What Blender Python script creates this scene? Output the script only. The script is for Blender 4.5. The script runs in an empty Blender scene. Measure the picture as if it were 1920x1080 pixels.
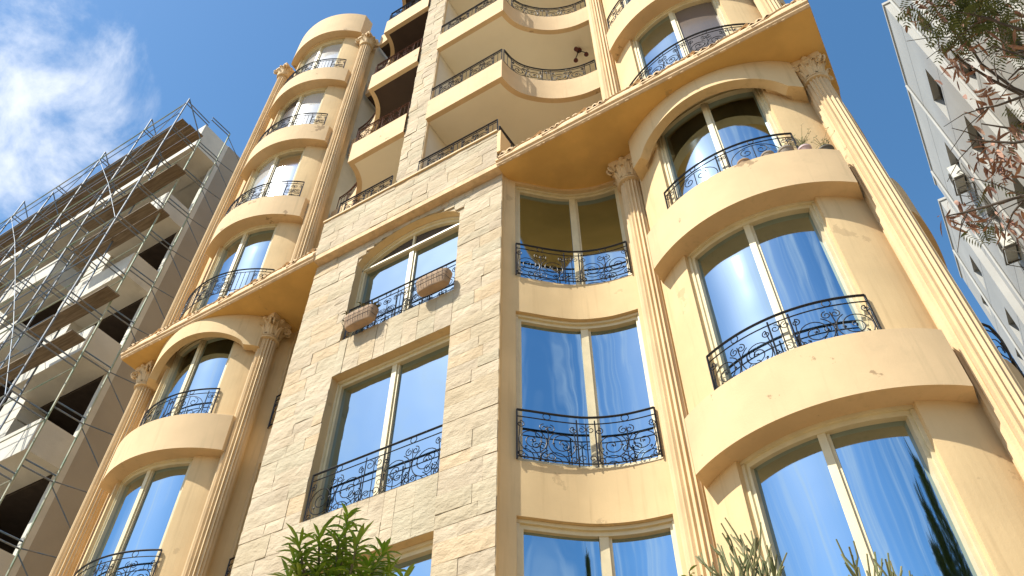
import bpy, bmesh, math, random
from mathutils import Vector, Matrix
from math import sin, cos, pi, radians, sqrt, atan2
SC = bpy.context.scene
COL = SC.collection

# ------------------------------------------------------------------ camera, sky, sun, exposure
SUN_EL, SUN_AZ = radians(51.0), radians(28.0)          # azimuth: left of the facade's normal
PITCH, ROLL, YAW, FPX = radians(47.87), radians(0.06), radians(31.15), 1480.0
cam = bpy.data.objects.new('camera', bpy.data.cameras.new('camera'))
COL.objects.link(cam)
fw = Vector((-sin(YAW) * cos(PITCH), cos(YAW) * cos(PITCH), sin(PITCH)))
ri = Vector((cos(YAW), sin(YAW), 0))
up = ri.cross(fw)
ri, up = ri * cos(ROLL) + up * sin(ROLL), -ri * sin(ROLL) + up * cos(ROLL)
EYE = Vector((0, 0, 1.6))
cam.matrix_world = Matrix((( ri.x, up.x, -fw.x, EYE.x), (ri.y, up.y, -fw.y, EYE.y), (ri.z, up.z, -fw.z, EYE.z), (0, 0, 0, 1)))
cam.data.sensor_width = 36.0
cam.data.lens = 36.0 * FPX / 1920.0
cam.data.clip_end = 5000
cam.data.clip_start = 0.05
SC.camera = cam

def at_dist(px, py, d):
    v = (ri * (px - 960) - up * (py - 540) + fw * FPX).normalized()
    return EYE + v * d

world = bpy.data.worlds.new('World'); SC.world = world
world.use_nodes = True
nt = world.node_tree; nt.nodes.clear()
def wn(t, **k):
    n = nt.nodes.new(t)
    for a, b in k.items(): setattr(n, a, b)
    return n
out = wn('ShaderNodeOutputWorld'); bg = wn('ShaderNodeBackground')
sky = wn('ShaderNodeTexSky', sky_type='NISHITA', sun_disc=False, sun_elevation=SUN_EL)
sky.air_density = 1.0; sky.dust_density = 0.6; sky.ozone_density = 1.6
sun_dir = Vector((-sin(SUN_AZ) * cos(SUN_EL), -cos(SUN_AZ) * cos(SUN_EL), sin(SUN_EL)))   # towards the sun
sky.sun_rotation = atan2(sun_dir.x, sun_dir.y)
hs = wn('ShaderNodeHueSaturation'); hs.inputs['Saturation'].default_value = 1.22
hs.inputs['Value'].default_value = 1.0; hs.inputs['Hue'].default_value = .493
nt.links.new(sky.outputs[0], hs.inputs['Color'])
tc = wn('ShaderNodeTexCoord')
def vdot(vec, direction):
    n = wn('ShaderNodeVectorMath', operation='DOT_PRODUCT'); nt.links.new(vec, n.inputs[0])
    n.inputs[1].default_value = direction; return n.outputs['Value']
def mrange(v, a, b, c=0.0, d=1.0, smooth=True):
    n = wn('ShaderNodeMapRange'); n.interpolation_type = 'SMOOTHSTEP' if smooth else 'LINEAR'
    nt.links.new(v, n.inputs['Value'])
    for i, x in zip((1, 2, 3, 4), (a, b, c, d)): n.inputs[i].default_value = x
    return n.outputs[0]
def wmath(op, a, b):
    n = wn('ShaderNodeMath', operation=op)
    for i, x in enumerate((a, b)):
        if isinstance(x, (int, float)): n.inputs[i].default_value = x
        else: nt.links.new(x, n.inputs[i])
    n.use_clamp = True
    return n.outputs[0]
def wnoise(scale, detail, rough, dist=0.0, stretch=(1, 1, 1)):
    m = wn('ShaderNodeMapping'); m.inputs['Scale'].default_value = stretch
    nt.links.new(tc.outputs['Generated'], m.inputs[0])
    n = wn('ShaderNodeTexNoise'); nt.links.new(m.outputs[0], n.inputs['Vector'])
    n.inputs['Scale'].default_value = scale; n.inputs['Detail'].default_value = detail
    n.inputs['Roughness'].default_value = rough; n.inputs['Distortion'].default_value = dist
    return n.outputs[0]
D = tc.outputs['Generated']
# one broken cumulus bank to the west, wisps of cirrus high in the south
m1 = mrange(vdot(D, Vector((-.650, .085, .752)).normalized()), .9868, .9995)
m2 = mrange(vdot(D, Vector((-.70, .155, .69)).normalized()), .9955, .9995)
m1 = wmath('MAXIMUM', m1, wmath('MULTIPLY', m2, .6))
puff = wnoise(7.0, 9, .60, .35)
cl1 = mrange(wmath('ADD', puff, wmath('MULTIPLY', m1, .28)), .60, .90)
cl1 = wmath('MULTIPLY', cl1, mrange(m1, 0.0, .30))
south = mrange(vdot(D, Vector((0, -1, 0))), .18, .55)
wisp = mrange(wnoise(3.2, 8, .62, .8, (3.4, .9, .5)), .47, .74)
cl2 = wmath('MULTIPLY', wmath('MULTIPLY', wisp, south), .62)
cov = wmath('MAXIMUM', wmath('MULTIPLY', cl1, .78), cl2)
mix = wn('ShaderNodeMix', data_type='RGBA'); nt.links.new(cov, mix.inputs[0])
nt.links.new(hs.outputs[0], mix.inputs[6]); mix.inputs[7].default_value = (5.6, 5.75, 6.0, 1)
nt.links.new(mix.outputs[2], bg.inputs[0]); bg.inputs[1].default_value = 0.14
nt.links.new(bg.outputs[0], out.inputs[0])

sun = bpy.data.objects.new('sun', bpy.data.lights.new('sun', 'SUN')); COL.objects.link(sun)
sun.data.energy = 5.0; sun.data.angle = radians(0.53); sun.data.color = (1.0, .965, .865)
sun.rotation_euler = sun_dir.to_track_quat('Z', 'Y').to_euler()
sun.location = (-20, -40, 60)
SC.view_settings.view_transform = 'Standard'; SC.view_settings.look = 'None'
SC.view_settings.exposure = 0.66; SC.view_settings.gamma = 1
SC.cycles.max_bounces = 8; SC.cycles.diffuse_bounces = 4; SC.cycles.glossy_bounces = 4
SC.cycles.caustics_reflective = False; SC.cycles.caustics_refractive = False
SC.cycles.use_denoising = True

# ------------------------------------------------------------------ materials
def mat(name, col, rough=.8, metal=0.0, var=.0, vscale=3.0, vstretch=(1, 1, 1), col2=None, bump=0.0, bscale=40.0, bstretch=(1, 1, 1),
        streak=0.0, streak_col=(.2, .15, .1), island=0.0, spec=.3, blotch=0.0, blotch_col=(.4, .35, .3), chips=0.0):
    m = bpy.data.materials.new(name); m.use_nodes = True
    t = m.node_tree; N = t.nodes; L = t.links
    b = N['Principled BSDF']; b.inputs['Roughness'].default_value = rough; b.inputs['Metallic'].default_value = metal
    b.inputs['Specular IOR Level'].default_value = spec
    geo = N.new('ShaderNodeTexCoord')
    def noise(scale, detail, st, rgh=.55):
        mp = N.new('ShaderNodeMapping'); mp.inputs['Scale'].default_value = st
        L.new(geo.outputs['Object'], mp.inputs[0])
        n = N.new('ShaderNodeTexNoise'); L.new(mp.outputs[0], n.inputs['Vector'])
        n.inputs['Scale'].default_value = scale; n.inputs['Detail'].default_value = detail; n.inputs['Roughness'].default_value = rgh
        return n.outputs[0]
    def rng(v, a, b_, c=0., d=1.):
        n = N.new('ShaderNodeMapRange'); L.new(v, n.inputs[0]); n.interpolation_type = 'SMOOTHSTEP'
        for i, x in zip((1, 2, 3, 4), (a, b_, c, d)): n.inputs[i].default_value = x
        return n.outputs[0]
    def mixc(f, a, c):
        n = N.new('ShaderNodeMix'); n.data_type = 'RGBA'
        if isinstance(f, (int, float)): n.inputs[0].default_value = f
        else: L.new(f, n.inputs[0])
        for i, x in ((6, a), (7, c)):
            if isinstance(x, tuple): n.inputs[i].default_value = (*x, 1)
            else: L.new(x, n.inputs[i])
        return n.outputs[2]
    c = col
    if var or col2:
        c2 = col2 or tuple(x * (1 - var) for x in col)
        c = mixc(rng(noise(vscale, 6, vstretch), .32, .68), col, c2)
    if island:
        g = N.new('ShaderNodeNewGeometry')
        ramp = N.new('ShaderNodeValToRGB'); L.new(g.outputs['Random Per Island'], ramp.inputs[0])
        ramp.color_ramp.elements[0].color = (1 - island, 1 - island, 1 - island * .9, 1)
        ramp.color_ramp.elements[1].color = (1.0, .93, .84, 1)
        e = ramp.color_ramp.elements.new(.35); e.color = (1.0, 1.0, 1.0, 1)
        e = ramp.color_ramp.elements.new(.7); e.color = (.86, .90, .90, 1)
        n = N.new('ShaderNodeMix'); n.data_type = 'RGBA'; n.blend_type = 'MULTIPLY'; n.inputs[0].default_value = 1
        if isinstance(c, tuple): n.inputs[6].default_value = (*c, 1)
        else: L.new(c, n.inputs[6])
        L.new(ramp.outputs[0], n.inputs[7]); c = n.outputs[2]
    if blotch:
        c = mixc(rng(noise(1.1, 9, (1, 1, 1), .68), .60, .72, 0, blotch), c, blotch_col)
    if streak:
        c = mixc(rng(noise(5.0, 4, (2.2, 2.2, .16)), .52, .74, 0, streak), c, streak_col)
    if chips:
        c = mixc(rng(noise(2.1, 10, (1, 1, 1), .62), .655, .675, 0, chips), c, (.27, .175, .09))
    if isinstance(c, tuple): b.inputs['Base Color'].default_value = (*c, 1)
    else: L.new(c, b.inputs['Base Color'])
    if bump:
        bn = N.new('ShaderNodeBump'); bn.inputs['Strength'].default_value = 1; bn.inputs['Distance'].default_value = bump
        L.new(noise(bscale, 8, bstretch, .65), bn.inputs['Height']); L.new(bn.outputs[0], b.inputs['Normal'])
    return m
M = {}
M['stucco'] = mat('peach stucco', (.675, .487, .258), .85, var=.13, vscale=1.1, bump=.0016, bscale=45, streak=.55, streak_col=(.50, .35, .18), chips=.3, blotch=.35, blotch_col=(.58, .43, .25))
M['trim'] = mat('ochre trim', (.67, .49, .28), .82, var=.12, vscale=2.5, bump=.003, bscale=60, streak=.35, streak_col=(.48, .34, .19))
M['skirt'] = mat('weathered peach render', (.64, .456, .256), .85, var=.12, vscale=1.3, bump=.0018, bscale=45, streak=.75, streak_col=(.53, .385, .215), blotch=.5, blotch_col=(.50, .37, .21), chips=.75)
M['cornice'] = mat('chipped cornice plaster', (.70, .49, .28), .9, var=.22, vscale=7, bump=.006, bscale=30, streak=.4, streak_col=(.42, .29, .18))
M['stone'] = mat('split face sandstone', (.55, .445, .305), .92, col2=(.47, .37, .245), vscale=1.7, bump=.035, bscale=5.5, bstretch=(1, 1, 1.7), island=.15)
M['mortar'] = mat('stone mortar', (.40, .315, .205), .95, bump=.003)
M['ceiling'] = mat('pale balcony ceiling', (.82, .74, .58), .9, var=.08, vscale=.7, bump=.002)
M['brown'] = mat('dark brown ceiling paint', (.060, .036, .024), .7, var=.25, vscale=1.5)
M['loggia'] = mat('cream loggia wall', (.70, .63, .50), .88, var=.06, bump=.002)
M['frame'] = mat('cream aluminium', (.66, .56, .35), .45, var=.10, vscale=6, spec=.5)
M['iron'] = mat('black wrought iron', (.018, .017, .020), .5, .3, var=.4, vscale=30, spec=.5)
M['rust'] = mat('rusted wrought iron', (.13, .050, .024), .8, .1, var=.55, vscale=25)
def glass(name, tint, rough, wave=.0025):
    m = mat(name, tint, rough, 1.0)
    N = m.node_tree.nodes; L = m.node_tree.links; b = N['Principled BSDF']
    g = N.new('ShaderNodeTexCoord'); n = N.new('ShaderNodeTexNoise'); n.inputs['Scale'].default_value = 1.3; n.inputs['Detail'].default_value = 1
    L.new(g.outputs['Object'], n.inputs['Vector'])
    bn = N.new('ShaderNodeBump'); bn.inputs['Distance'].default_value = wave * 4; L.new(n.outputs[0], bn.inputs['Height']); L.new(bn.outputs[0], b.inputs['Normal'])
    return m
M['glass'] = glass('blue mirror glass', (.37, .51, .61), .04)
M['dusty'] = glass('glint mirror glass', (.72, .76, .78), .13)  # lighter tint and roughness put the sun's hazy glint into this pane
M['pale'] = mat('glass with curtain and glare white', (.62, .63, .62), .12, .35, spec=.8, var=.10, vscale=9, vstretch=(3, 3, .2))  # white of the curtains plus reflected glare, both put into the colour
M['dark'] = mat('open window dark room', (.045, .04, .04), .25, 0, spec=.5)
M['grey'] = mat('grey open pane', (.16, .13, .11), .2, .2, spec=.5)
M['concrete'] = mat('fresh white plaster', (.60, .56, .48), .9, var=.14, vscale=1.2, bump=.006, bscale=20, blotch=.4, blotch_col=(.40, .36, .30))
M['sidewall'] = mat('grey rendered gable', (.37, .315, .245), .92, var=.16, vscale=.6, bump=.006, bscale=14, blotch=.4, blotch_col=(.36, .31, .26))
M['interior'] = mat('dark unfinished rooms', (.055, .038, .027), .95, var=.3)  # shade of the open rooms put into the colour as near-black brown
M['soffit'] = mat('smooth ochre soffit', (.72, .44, .14), .85, var=.20, vscale=1.3, bump=.002, chips=.4, blotch=.3, blotch_col=(.50, .31, .12))
M['wood'] = mat('weathered scaffold boards', (.24, .175, .115), .9, col2=(.14, .10, .065), vscale=6, vstretch=(.3, 4, 4), bump=.004, bscale=30, island=.25)
M['steel'] = mat('blue grey scaffold tube', (.075, .13, .205), .6, .2, col2=(.17, .165, .16), vscale=4, spec=.5)
M['green'] = mat('green painted scaffold tube', (.17, .24, .17), .6, .1, col2=(.40, .38, .28), vscale=2.0)
M['greywall'] = mat('pale grey render', (.45, .44, .41), .9, var=.12, vscale=.35, streak=.35, streak_col=(.36, .35, .32), bump=.003, bscale=20)
M['joint'] = mat('dark joint', (.22, .22, .21), .9)
M['greyglass'] = glass('grey window glass', (.16, .19, .23), .05)
M['acwhite'] = mat('ac casing', (.68, .66, .58), .5, var=.15, vscale=6)
M['acdark'] = mat('ac grille', (.10, .09, .07), .6)
M['steelbracket'] = mat('steel angle bracket', (.22, .20, .17), .6, .2, var=.3)
M['leaf'] = mat('fresh green leaf', (.24, .33, .03), .45, col2=(.13, .23, .02), vscale=9, island=.35, spec=.4)
M['stem'] = mat('green brown stem', (.12, .10, .05), .8)
M['pencil'] = mat('pencil cactus stem', (.13, .15, .055), .6, col2=(.22, .19, .09), vscale=8)
M['bark'] = mat('grey brown bark', (.10, .075, .055), .9, var=.4, vscale=12, bump=.004)
M['pod'] = mat('dry brown leaf', (.42, .24, .155), .7, col2=(.22, .105, .075), vscale=14, island=.4)
M['dleaf'] = mat('dull green leaflet', (.085, .12, .03), .6, col2=(.14, .16, .05), vscale=10, island=.3)
M['terracotta'] = mat('clay planter', (.40, .27, .17), .8, var=.2, vscale=8, bump=.003)
M['potgrey'] = mat('grey pot', (.30, .25, .20), .7, var=.3, vscale=9)
M['potpink'] = mat('pink pot', (.52, .38, .36), .6, var=.1)
M['dryplant'] = mat('withered plant', (.20, .14, .06), .8, col2=(.10, .12, .03), vscale=20)
M['asphalt'] = mat('asphalt', (.055, .053, .05), .95, var=.3, vscale=8, bump=.004, bscale=120)
M['paving'] = mat('sandy paving', (.40, .31, .20), .95, var=.2, vscale=2, bump=.003)
M['earth'] = mat('dusty earth', (.34, .26, .17), .95, var=.2, vscale=1)
M['shirt'] = mat('navy work shirt', (.035, .042, .075), .85, var=.3, vscale=12)
M['skin'] = mat('skin', (.28, .15, .09), .6)
M['hair'] = mat('hair', (.012, .009, .007), .7)
M['lamp'] = mat('maroon lamp shade', (.09, .02, .015), .5)

# ------------------------------------------------------------------ mesh building
class MB:
    def __init__(s): s.v = []; s.f = []
    def quad(s, a, b, c, d):
        i = len(s.v); s.v += [tuple(a), tuple(b), tuple(c), tuple(d)]; s.f.append((i, i + 1, i + 2, i + 3)); return s
    def poly(s, pts):
        i = len(s.v); s.v += [tuple(p) for p in pts]; s.f.append(tuple(range(i, i + len(pts)))); return s
    def box(s, x0, x1, y0, y1, z0, z1):
        i = len(s.v)
        s.v += [(x, y, z) for z in (z0, z1) for y in (y0, y1) for x in (x0, x1)]
        for f in ((0, 2, 3, 1), (4, 5, 7, 6), (0, 1, 5, 4), (2, 6, 7, 3), (0, 4, 6, 2), (1, 3, 7, 5)): s.f.append(tuple(i + k for k in f))
        return s
    def loft(s, rings, cap0=True, cap1=True, closed=True):
        i = len(s.v); n = len(rings[0])
        for r in rings: s.v += [tuple(p) for p in r]
        for a in range(len(rings) - 1):
            for k in range(n if closed else n - 1):
                k2 = (k + 1) % n
                s.f.append((i + a * n + k, i + a * n + k2, i + (a + 1) * n + k2, i + (a + 1) * n + k))
        if cap0: s.f.append(tuple(i + k for k in range(n))[::-1])
        if cap1: s.f.append(tuple(i + (len(rings) - 1) * n + k for k in range(n)))
        return s
    def tube(s, pts, r, n=5, taper=None):
        pts = [Vector(p) for p in pts]
        if len(pts) < 2: return s
        rings = []; prev = None
        for k, p in enumerate(pts):
            t = (pts[min(k + 1, len(pts) - 1)] - pts[max(k - 1, 0)])
            if t.length < 1e-9: t = Vector((0, 0, 1))
            t.normalize()
            if prev is None:
                a = Vector((0, 0, 1)) if abs(t.z) < .9 else Vector((1, 0, 0))
                u = t.cross(a).normalized()
            else:
                u = prev - t * prev.dot(t)
                u = u.normalized() if u.length > 1e-6 else t.orthogonal().normalized()
            prev = u; w = t.cross(u)
            rr = r if taper is None else r + (taper - r) * k / (len(pts) - 1)
            rings.append([p + (u * cos(2 * pi * j / n) + w * sin(2 * pi * j / n)) * rr for j in range(n)])
        return s.loft(rings)
    def lathe(s, c, prof, n=24, cap=True):
        rings = [[(c[0] + r * cos(2 * pi * k / n), c[1] + r * sin(2 * pi * k / n), c[2] + z) for k in range(n)] for r, z in prof]
        return s.loft(rings, cap, cap)
    def mesh(s, name, material, smooth=None):
        m = bpy.data.meshes.new(name); m.from_pydata(s.v, [], s.f); m.update()
        bm = bmesh.new(); bm.from_mesh(m); bmesh.ops.recalc_face_normals(bm, faces=bm.faces); bm.to_mesh(m); bm.free()
        m.materials.append(M[material])
        if smooth:
            for p in m.polygons: p.use_smooth = True
            m.set_sharp_from_angle(angle=radians(smooth))
        return m
    def build(s, name, material, parent=None, smooth=None, loc=(0, 0, 0)):
        return place(name, s.mesh(name, material, smooth), parent, loc)
def place(name, mesh, parent=None, loc=(0, 0, 0)):
    o = bpy.data.objects.new(name, mesh); COL.objects.link(o)
    if parent:
        o.parent = parent
        base = world_of(parent); o.location = Vector(loc) - base
    else: o.location = loc
    return o
def world_of(o):
    v = Vector(o.location); p = o.parent
    while p: v += Vector(p.location); p = p.parent
    return v
def thing(name, label, cat, loc=(0, 0, 0), group=None):
    o = bpy.data.objects.new(name, None); COL.objects.link(o); o.location = loc; o.empty_display_size = .2
    return tag(o, label, cat, group)
def tag(o, label, cat, group=None):
    o['label'] = label; o['category'] = cat
    if group: o['group'] = group
    return o
def struct(o): o['kind'] = 'structure'; return o

# ------------------------------------------------------------------ plan curves of the facade
BCY, RSK, RW = 8.42, 2.12, 1.90        # bay arc centre (y), radius of its balcony fronts, radius of its wall
AX = -5.90                             # symmetry axis of the facade
CXR = -0.58; CXL, BCYL, TL = -11.15, 8.20, radians(7.0)   # the left bay is turned a little to the street
def spline(P, n=10):
    out = []
    for i in range(len(P) - 1):
        p0, p1, p2, p3 = P[max(i - 1, 0)], P[i], P[i + 1], P[min(i + 2, len(P) - 1)]
        for k in range(n):
            t = k / n
            out.append(tuple(.5 * (2 * p1[j] + (p2[j] - p0[j]) * t + (2 * p0[j] - 5 * p1[j] + 4 * p2[j] - p3[j]) * t * t + (3 * p1[j] - p0[j] - 3 * p2[j] + p3[j]) * t ** 3) for j in (0, 1)))
    out.append(P[-1]); return out
def arc(cx, R, x0, x1, n=40):
    P = [(x0 + (x1 - x0) * k / n, BCY - sqrt(max(R * R - (x0 + (x1 - x0) * k / n - cx) ** 2, 0))) for k in range(n + 1)]
    if cx == CXL:
        P = [(CXL + (x - CXL) * cos(TL) - (y - BCY) * sin(TL), BCYL + (x - CXL) * sin(TL) + (y - BCY) * cos(TL)) for x, y in P]
    return P
def mirror(pts): return [(2 * AX - x, y) for x, y in reversed(pts)]
CONC = spline([(-3.97, 6.30), (-3.90, 6.44), (-3.72, 6.62), (-3.45, 6.88), (-3.18, 7.09), (-2.84, 7.24), (-2.5, 7.31), (-2.22, 7.33)])
BALC = spline([(-3.97, 6.14), (-3.93, 6.42), (-3.82, 6.66), (-3.62, 6.88), (-3.38, 7.07), (-3.1, 7.22), (-2.75, 7.33), (-2.36, 7.37)])
class Path:
    def __init__(s, pts): s.p = pts
    def at(s, x):
        P = s.p
        for i in range(len(P) - 1):
            if x <= P[i + 1][0] or i == len(P) - 2:
                a, b = P[i], P[i + 1]; dx = b[0] - a[0]; t = 0 if abs(dx) < 1e-9 else (x - a[0]) / dx
                return (x, a[1] + (b[1] - a[1]) * t)
    def sub(s, x0, x1, minn=0):
        P = [s.at(x0)] + [q for q in s.p if x0 + 1e-4 < q[0] < x1 - 1e-4] + [s.at(x1)]
        while len(P) - 1 < minn:
            i = max(range(len(P) - 1), key=lambda k: P[k + 1][0] - P[k][0])
            P.insert(i + 1, ((P[i][0] + P[i + 1][0]) / 2, (P[i][1] + P[i + 1][1]) / 2))
        return s.norm(P)
    @staticmethod
    def norm(P):
        R = []
        for i, p in enumerate(P):
            a, b = P[max(i - 1, 0)], P[min(i + 1, len(P) - 1)]
            dx, dy = b[0] - a[0], b[1] - a[1]; l = sqrt(dx * dx + dy * dy) or 1
            R.append((p[0], p[1], dy / l, -dx / l))
        return R
def val(z, x): return z(x) if callable(z) else z
def pathbox(mb, S, d0, d1, z0, z1):
    """a bar bent along the plan curve S, from offset d0 (towards the street) to d1, from z0 to z1"""
    rings = []
    for x, y, nx, ny in S:
        a, b = val(z0, x), val(z1, x)
        rings.append([(x + nx * d0, y + ny * d0, a), (x + nx * d0, y + ny * d0, b), (x + nx * d1, y + ny * d1, b), (x + nx * d1, y + ny * d1, a)])
    return mb.loft(rings)
def wall(mb, path, x0, x1, z0, z1, openings, reveal=.16):
    """a wall along the path with window openings (xa, xb, za, zb) and their reveals"""
    xs = {x0, x1} | {q[0] for q in path.p if x0 < q[0] < x1}
    for o in openings:
        xs |= {o[0], o[1]}
        if callable(o[3]): xs |= {o[0] + (o[1] - o[0]) * k / 24 for k in range(25)}
    xs = sorted(xs)
    S = Path.norm([path.at(x) for x in xs])
    for i in range(len(S) - 1):
        a, b = S[i], S[i + 1]
        if b[0] - a[0] < 1e-5: continue
        mid = (a[0] + b[0]) / 2
        ops = sorted([o for o in openings if o[0] - 1e-6 <= mid <= o[1] + 1e-6], key=lambda o: o[2])
        za = zb = z0
        def q(a0, a1, b0, b1): mb.quad((a[0], a[1], a0), (b[0], b[1], b0), (b[0], b[1], b1), (a[0], a[1], a1))
        for o in ops:
            q(za, o[2], zb, o[2])
            A, B = val(o[3], a[0]), val(o[3], b[0])
            for (pa, pb) in ((o[2], o[2]), (A, B)) if reveal else ():
                mb.quad((a[0], a[1], pa), (b[0], b[1], pb), (b[0] - b[2] * reveal, b[1] - b[3] * reveal, pb), (a[0] - a[2] * reveal, a[1] - a[3] * reveal, pa))
            za, zb = A, B
        q(za, z1, zb, z1)
    for o in openings if reveal else ():
        for x in (o[0], o[1]):
            i = min(range(len(S)), key=lambda k: abs(S[k][0] - x)); a = S[i]
            mb.quad((a[0], a[1], o[2]), (a[0] - a[2] * reveal, a[1] - a[3] * reveal, o[2]), (a[0] - a[2] * reveal, a[1] - a[3] * reveal, val(o[3], x)), (a[0], a[1], val(o[3], x)))
    return mb

# ------------------------------------------------------------------ windows and wrought iron
WIN = {}
def window(parent, key, path, x0, x1, h, zbase, depth=.13, mull=None, panes=('glass', 'glass'), top=None, transom=None, mullw=.085):
    """cream frame set back in its opening, two panes; same shape on every storey, so the meshes are shared"""
    if key not in WIN:
        f = MB(); tp = top or (lambda x: h); d = -depth
        S = path.sub(x0, x1, 16)
        fw_ = .07
        pathbox(f, path.sub(x0, x1, 16), d, d - .10, -.0, .07)
        pathbox(f, S, d, d - .10, lambda x: tp(x) - .10, lambda x: tp(x) - .002)
        pathbox(f, S, d + .035, d - .02, lambda x: tp(x) - .045, lambda x: tp(x) - .004)
        for a, b in ((x0, x0 + fw_), (x1 - fw_, x1)):
            pathbox(f, path.sub(a, b), d, d - .10, .07, lambda x: tp(x) - .10)
            pathbox(f, path.sub(a + (.0 if a == x0 else .035), b - (.035 if a == x0 else 0)), d + .03, d - .001, .003, lambda x: tp(x) - .05)
        xm = mull or (x0 + x1) / 2
        hz = lambda x: (transom if transom else tp(x) - .10)
        pathbox(f, path.sub(xm - mullw / 2, xm + mullw / 2), d - .012, d - .09, .07, hz)
        pathbox(f, path.sub(xm + mullw / 2, xm + mullw / 2 + .03), d - .04, d - .095, .07, hz)
        if transom:
            pathbox(f, S, d + .01, d - .09, transom, transom + .09)
            pathbox(f, S, d + .03, d + .008, transom + .02, transom + .05)
        pn = []
        for a, b, dd in ((x0 + fw_, xm - mullw / 2, .055), (xm + mullw / 2 + .03, x1 - fw_, .075)):
            p = MB(); s = path.sub(a, b, 14)
            pathbox(f, s, d - .03, d - .085, .07, .12)
            for i in range(len(s) - 1):
                A, B = s[i], s[i + 1]; o = d - dd
                p.quad((A[0] + A[2] * o, A[1] + A[3] * o, .07), (B[0] + B[2] * o, B[1] + B[3] * o, .07), (B[0] + B[2] * o, B[1] + B[3] * o, hz(B[0])), (A[0] + A[2] * o, A[1] + A[3] * o, hz(A[0])))
            pn.append(p)
        lights = None
        if transom:
            lights = MB(); s = path.sub(x0 + fw_, x1 - fw_, 20); o = d - .06
            for i in range(len(s) - 1):
                A, B = s[i], s[i + 1]
                lights.quad((A[0], A[1] - o, transom + .09), (B[0], B[1] - o, transom + .09), (B[0], B[1] - o, max(tp(B[0]) - .10, transom + .091)), (A[0], A[1] - o, max(tp(A[0]) - .10, transom + .091)))
            pathbox(f, path.sub(xm - .02, xm + .02), d - .02, d - .07, transom + .09, lambda x: tp(x) - .09)
        def welded(mb, n, m_):
            me = mb.mesh(n, m_); bm = bmesh.new(); bm.from_mesh(me); bmesh.ops.remove_doubles(bm, verts=bm.verts, dist=1e-5)
            bmesh.ops.recalc_face_normals(bm, faces=bm.faces); bm.to_mesh(me); bm.free()
            for q in me.polygons: q.use_smooth = True
            return me
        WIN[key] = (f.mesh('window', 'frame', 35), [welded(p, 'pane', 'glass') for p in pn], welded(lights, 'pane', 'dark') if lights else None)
    fm, pm, lm = WIN[key]
    w = place('window', fm, parent, (0, 0, zbase))
    for k, p in enumerate(pm):
        me = p
        if panes[k] != 'glass':
            me = p.copy(); me.materials[0] = M[panes[k]]
        place('pane', me, w, (0, 0, zbase))
    if lm: place('pane', lm, w, (0, 0, zbase))
    return w

def spiral(cx, cy, r0, r1, a0, turns, n=16):
    return [(cx + (r0 + (r1 - r0) * k / n) * cos(a0 + turns * 2 * pi * k / n), cy + (r0 + (r1 - r0) * k / n) * sin(a0 + turns * 2 * pi * k / n)) for k in range(n + 1)]
def scrolls(u0, w, H):
    """one panel of scrollwork: mirrored C and S scrolls round a stem; returns 2D polylines and leaf spots"""
    L = []; leaves = []; m = u0 + w / 2
    k = min(1.0, w / (1.05 * H))
    R = min(.40 * H, .235 * w)
    for s in (-1, 1):
        L.append(spiral(m + s * .25 * w, .46 * H, R, .05 * H, -pi / 2, s * 1.8, 34))
        L.append(spiral(m + s * .25 * w, .46 * H, R, R, -pi / 2, -s * .42, 12))
        L.append(spiral(m + s * .055 * w, .80 * H, .095 * H, .02 * H, pi / 2, -s * 1.3))
        L.append(spiral(m + s * .055 * w, .15 * H, .095 * H, .02 * H, -pi / 2, s * 1.3))
        L.append(spiral(m + s * .44 * w, .82 * H, .085 * H, .02 * H, pi / 2, s * 1.3))
        L.append(spiral(m + s * .44 * w, .13 * H, .085 * H, .02 * H, -pi / 2, -s * 1.3))
        L.append([(m + s * .46 * w, .06 * H), (m + s * .47 * w, .45 * H), (m + s * .44 * w, .90 * H)])
        leaves += [(m + s * .25 * w, .46 * H), (m + s * .36 * w, .30 * H), (m + s * .10 * w, .45 * H)]
    L.append([(m, 0), (m - .02 * w, .3 * H), (m + .02 * w, .6 * H), (m, .86 * H)])
    leaves.append((m, .52 * H))
    return L, leaves
RAILS = {}
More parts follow.
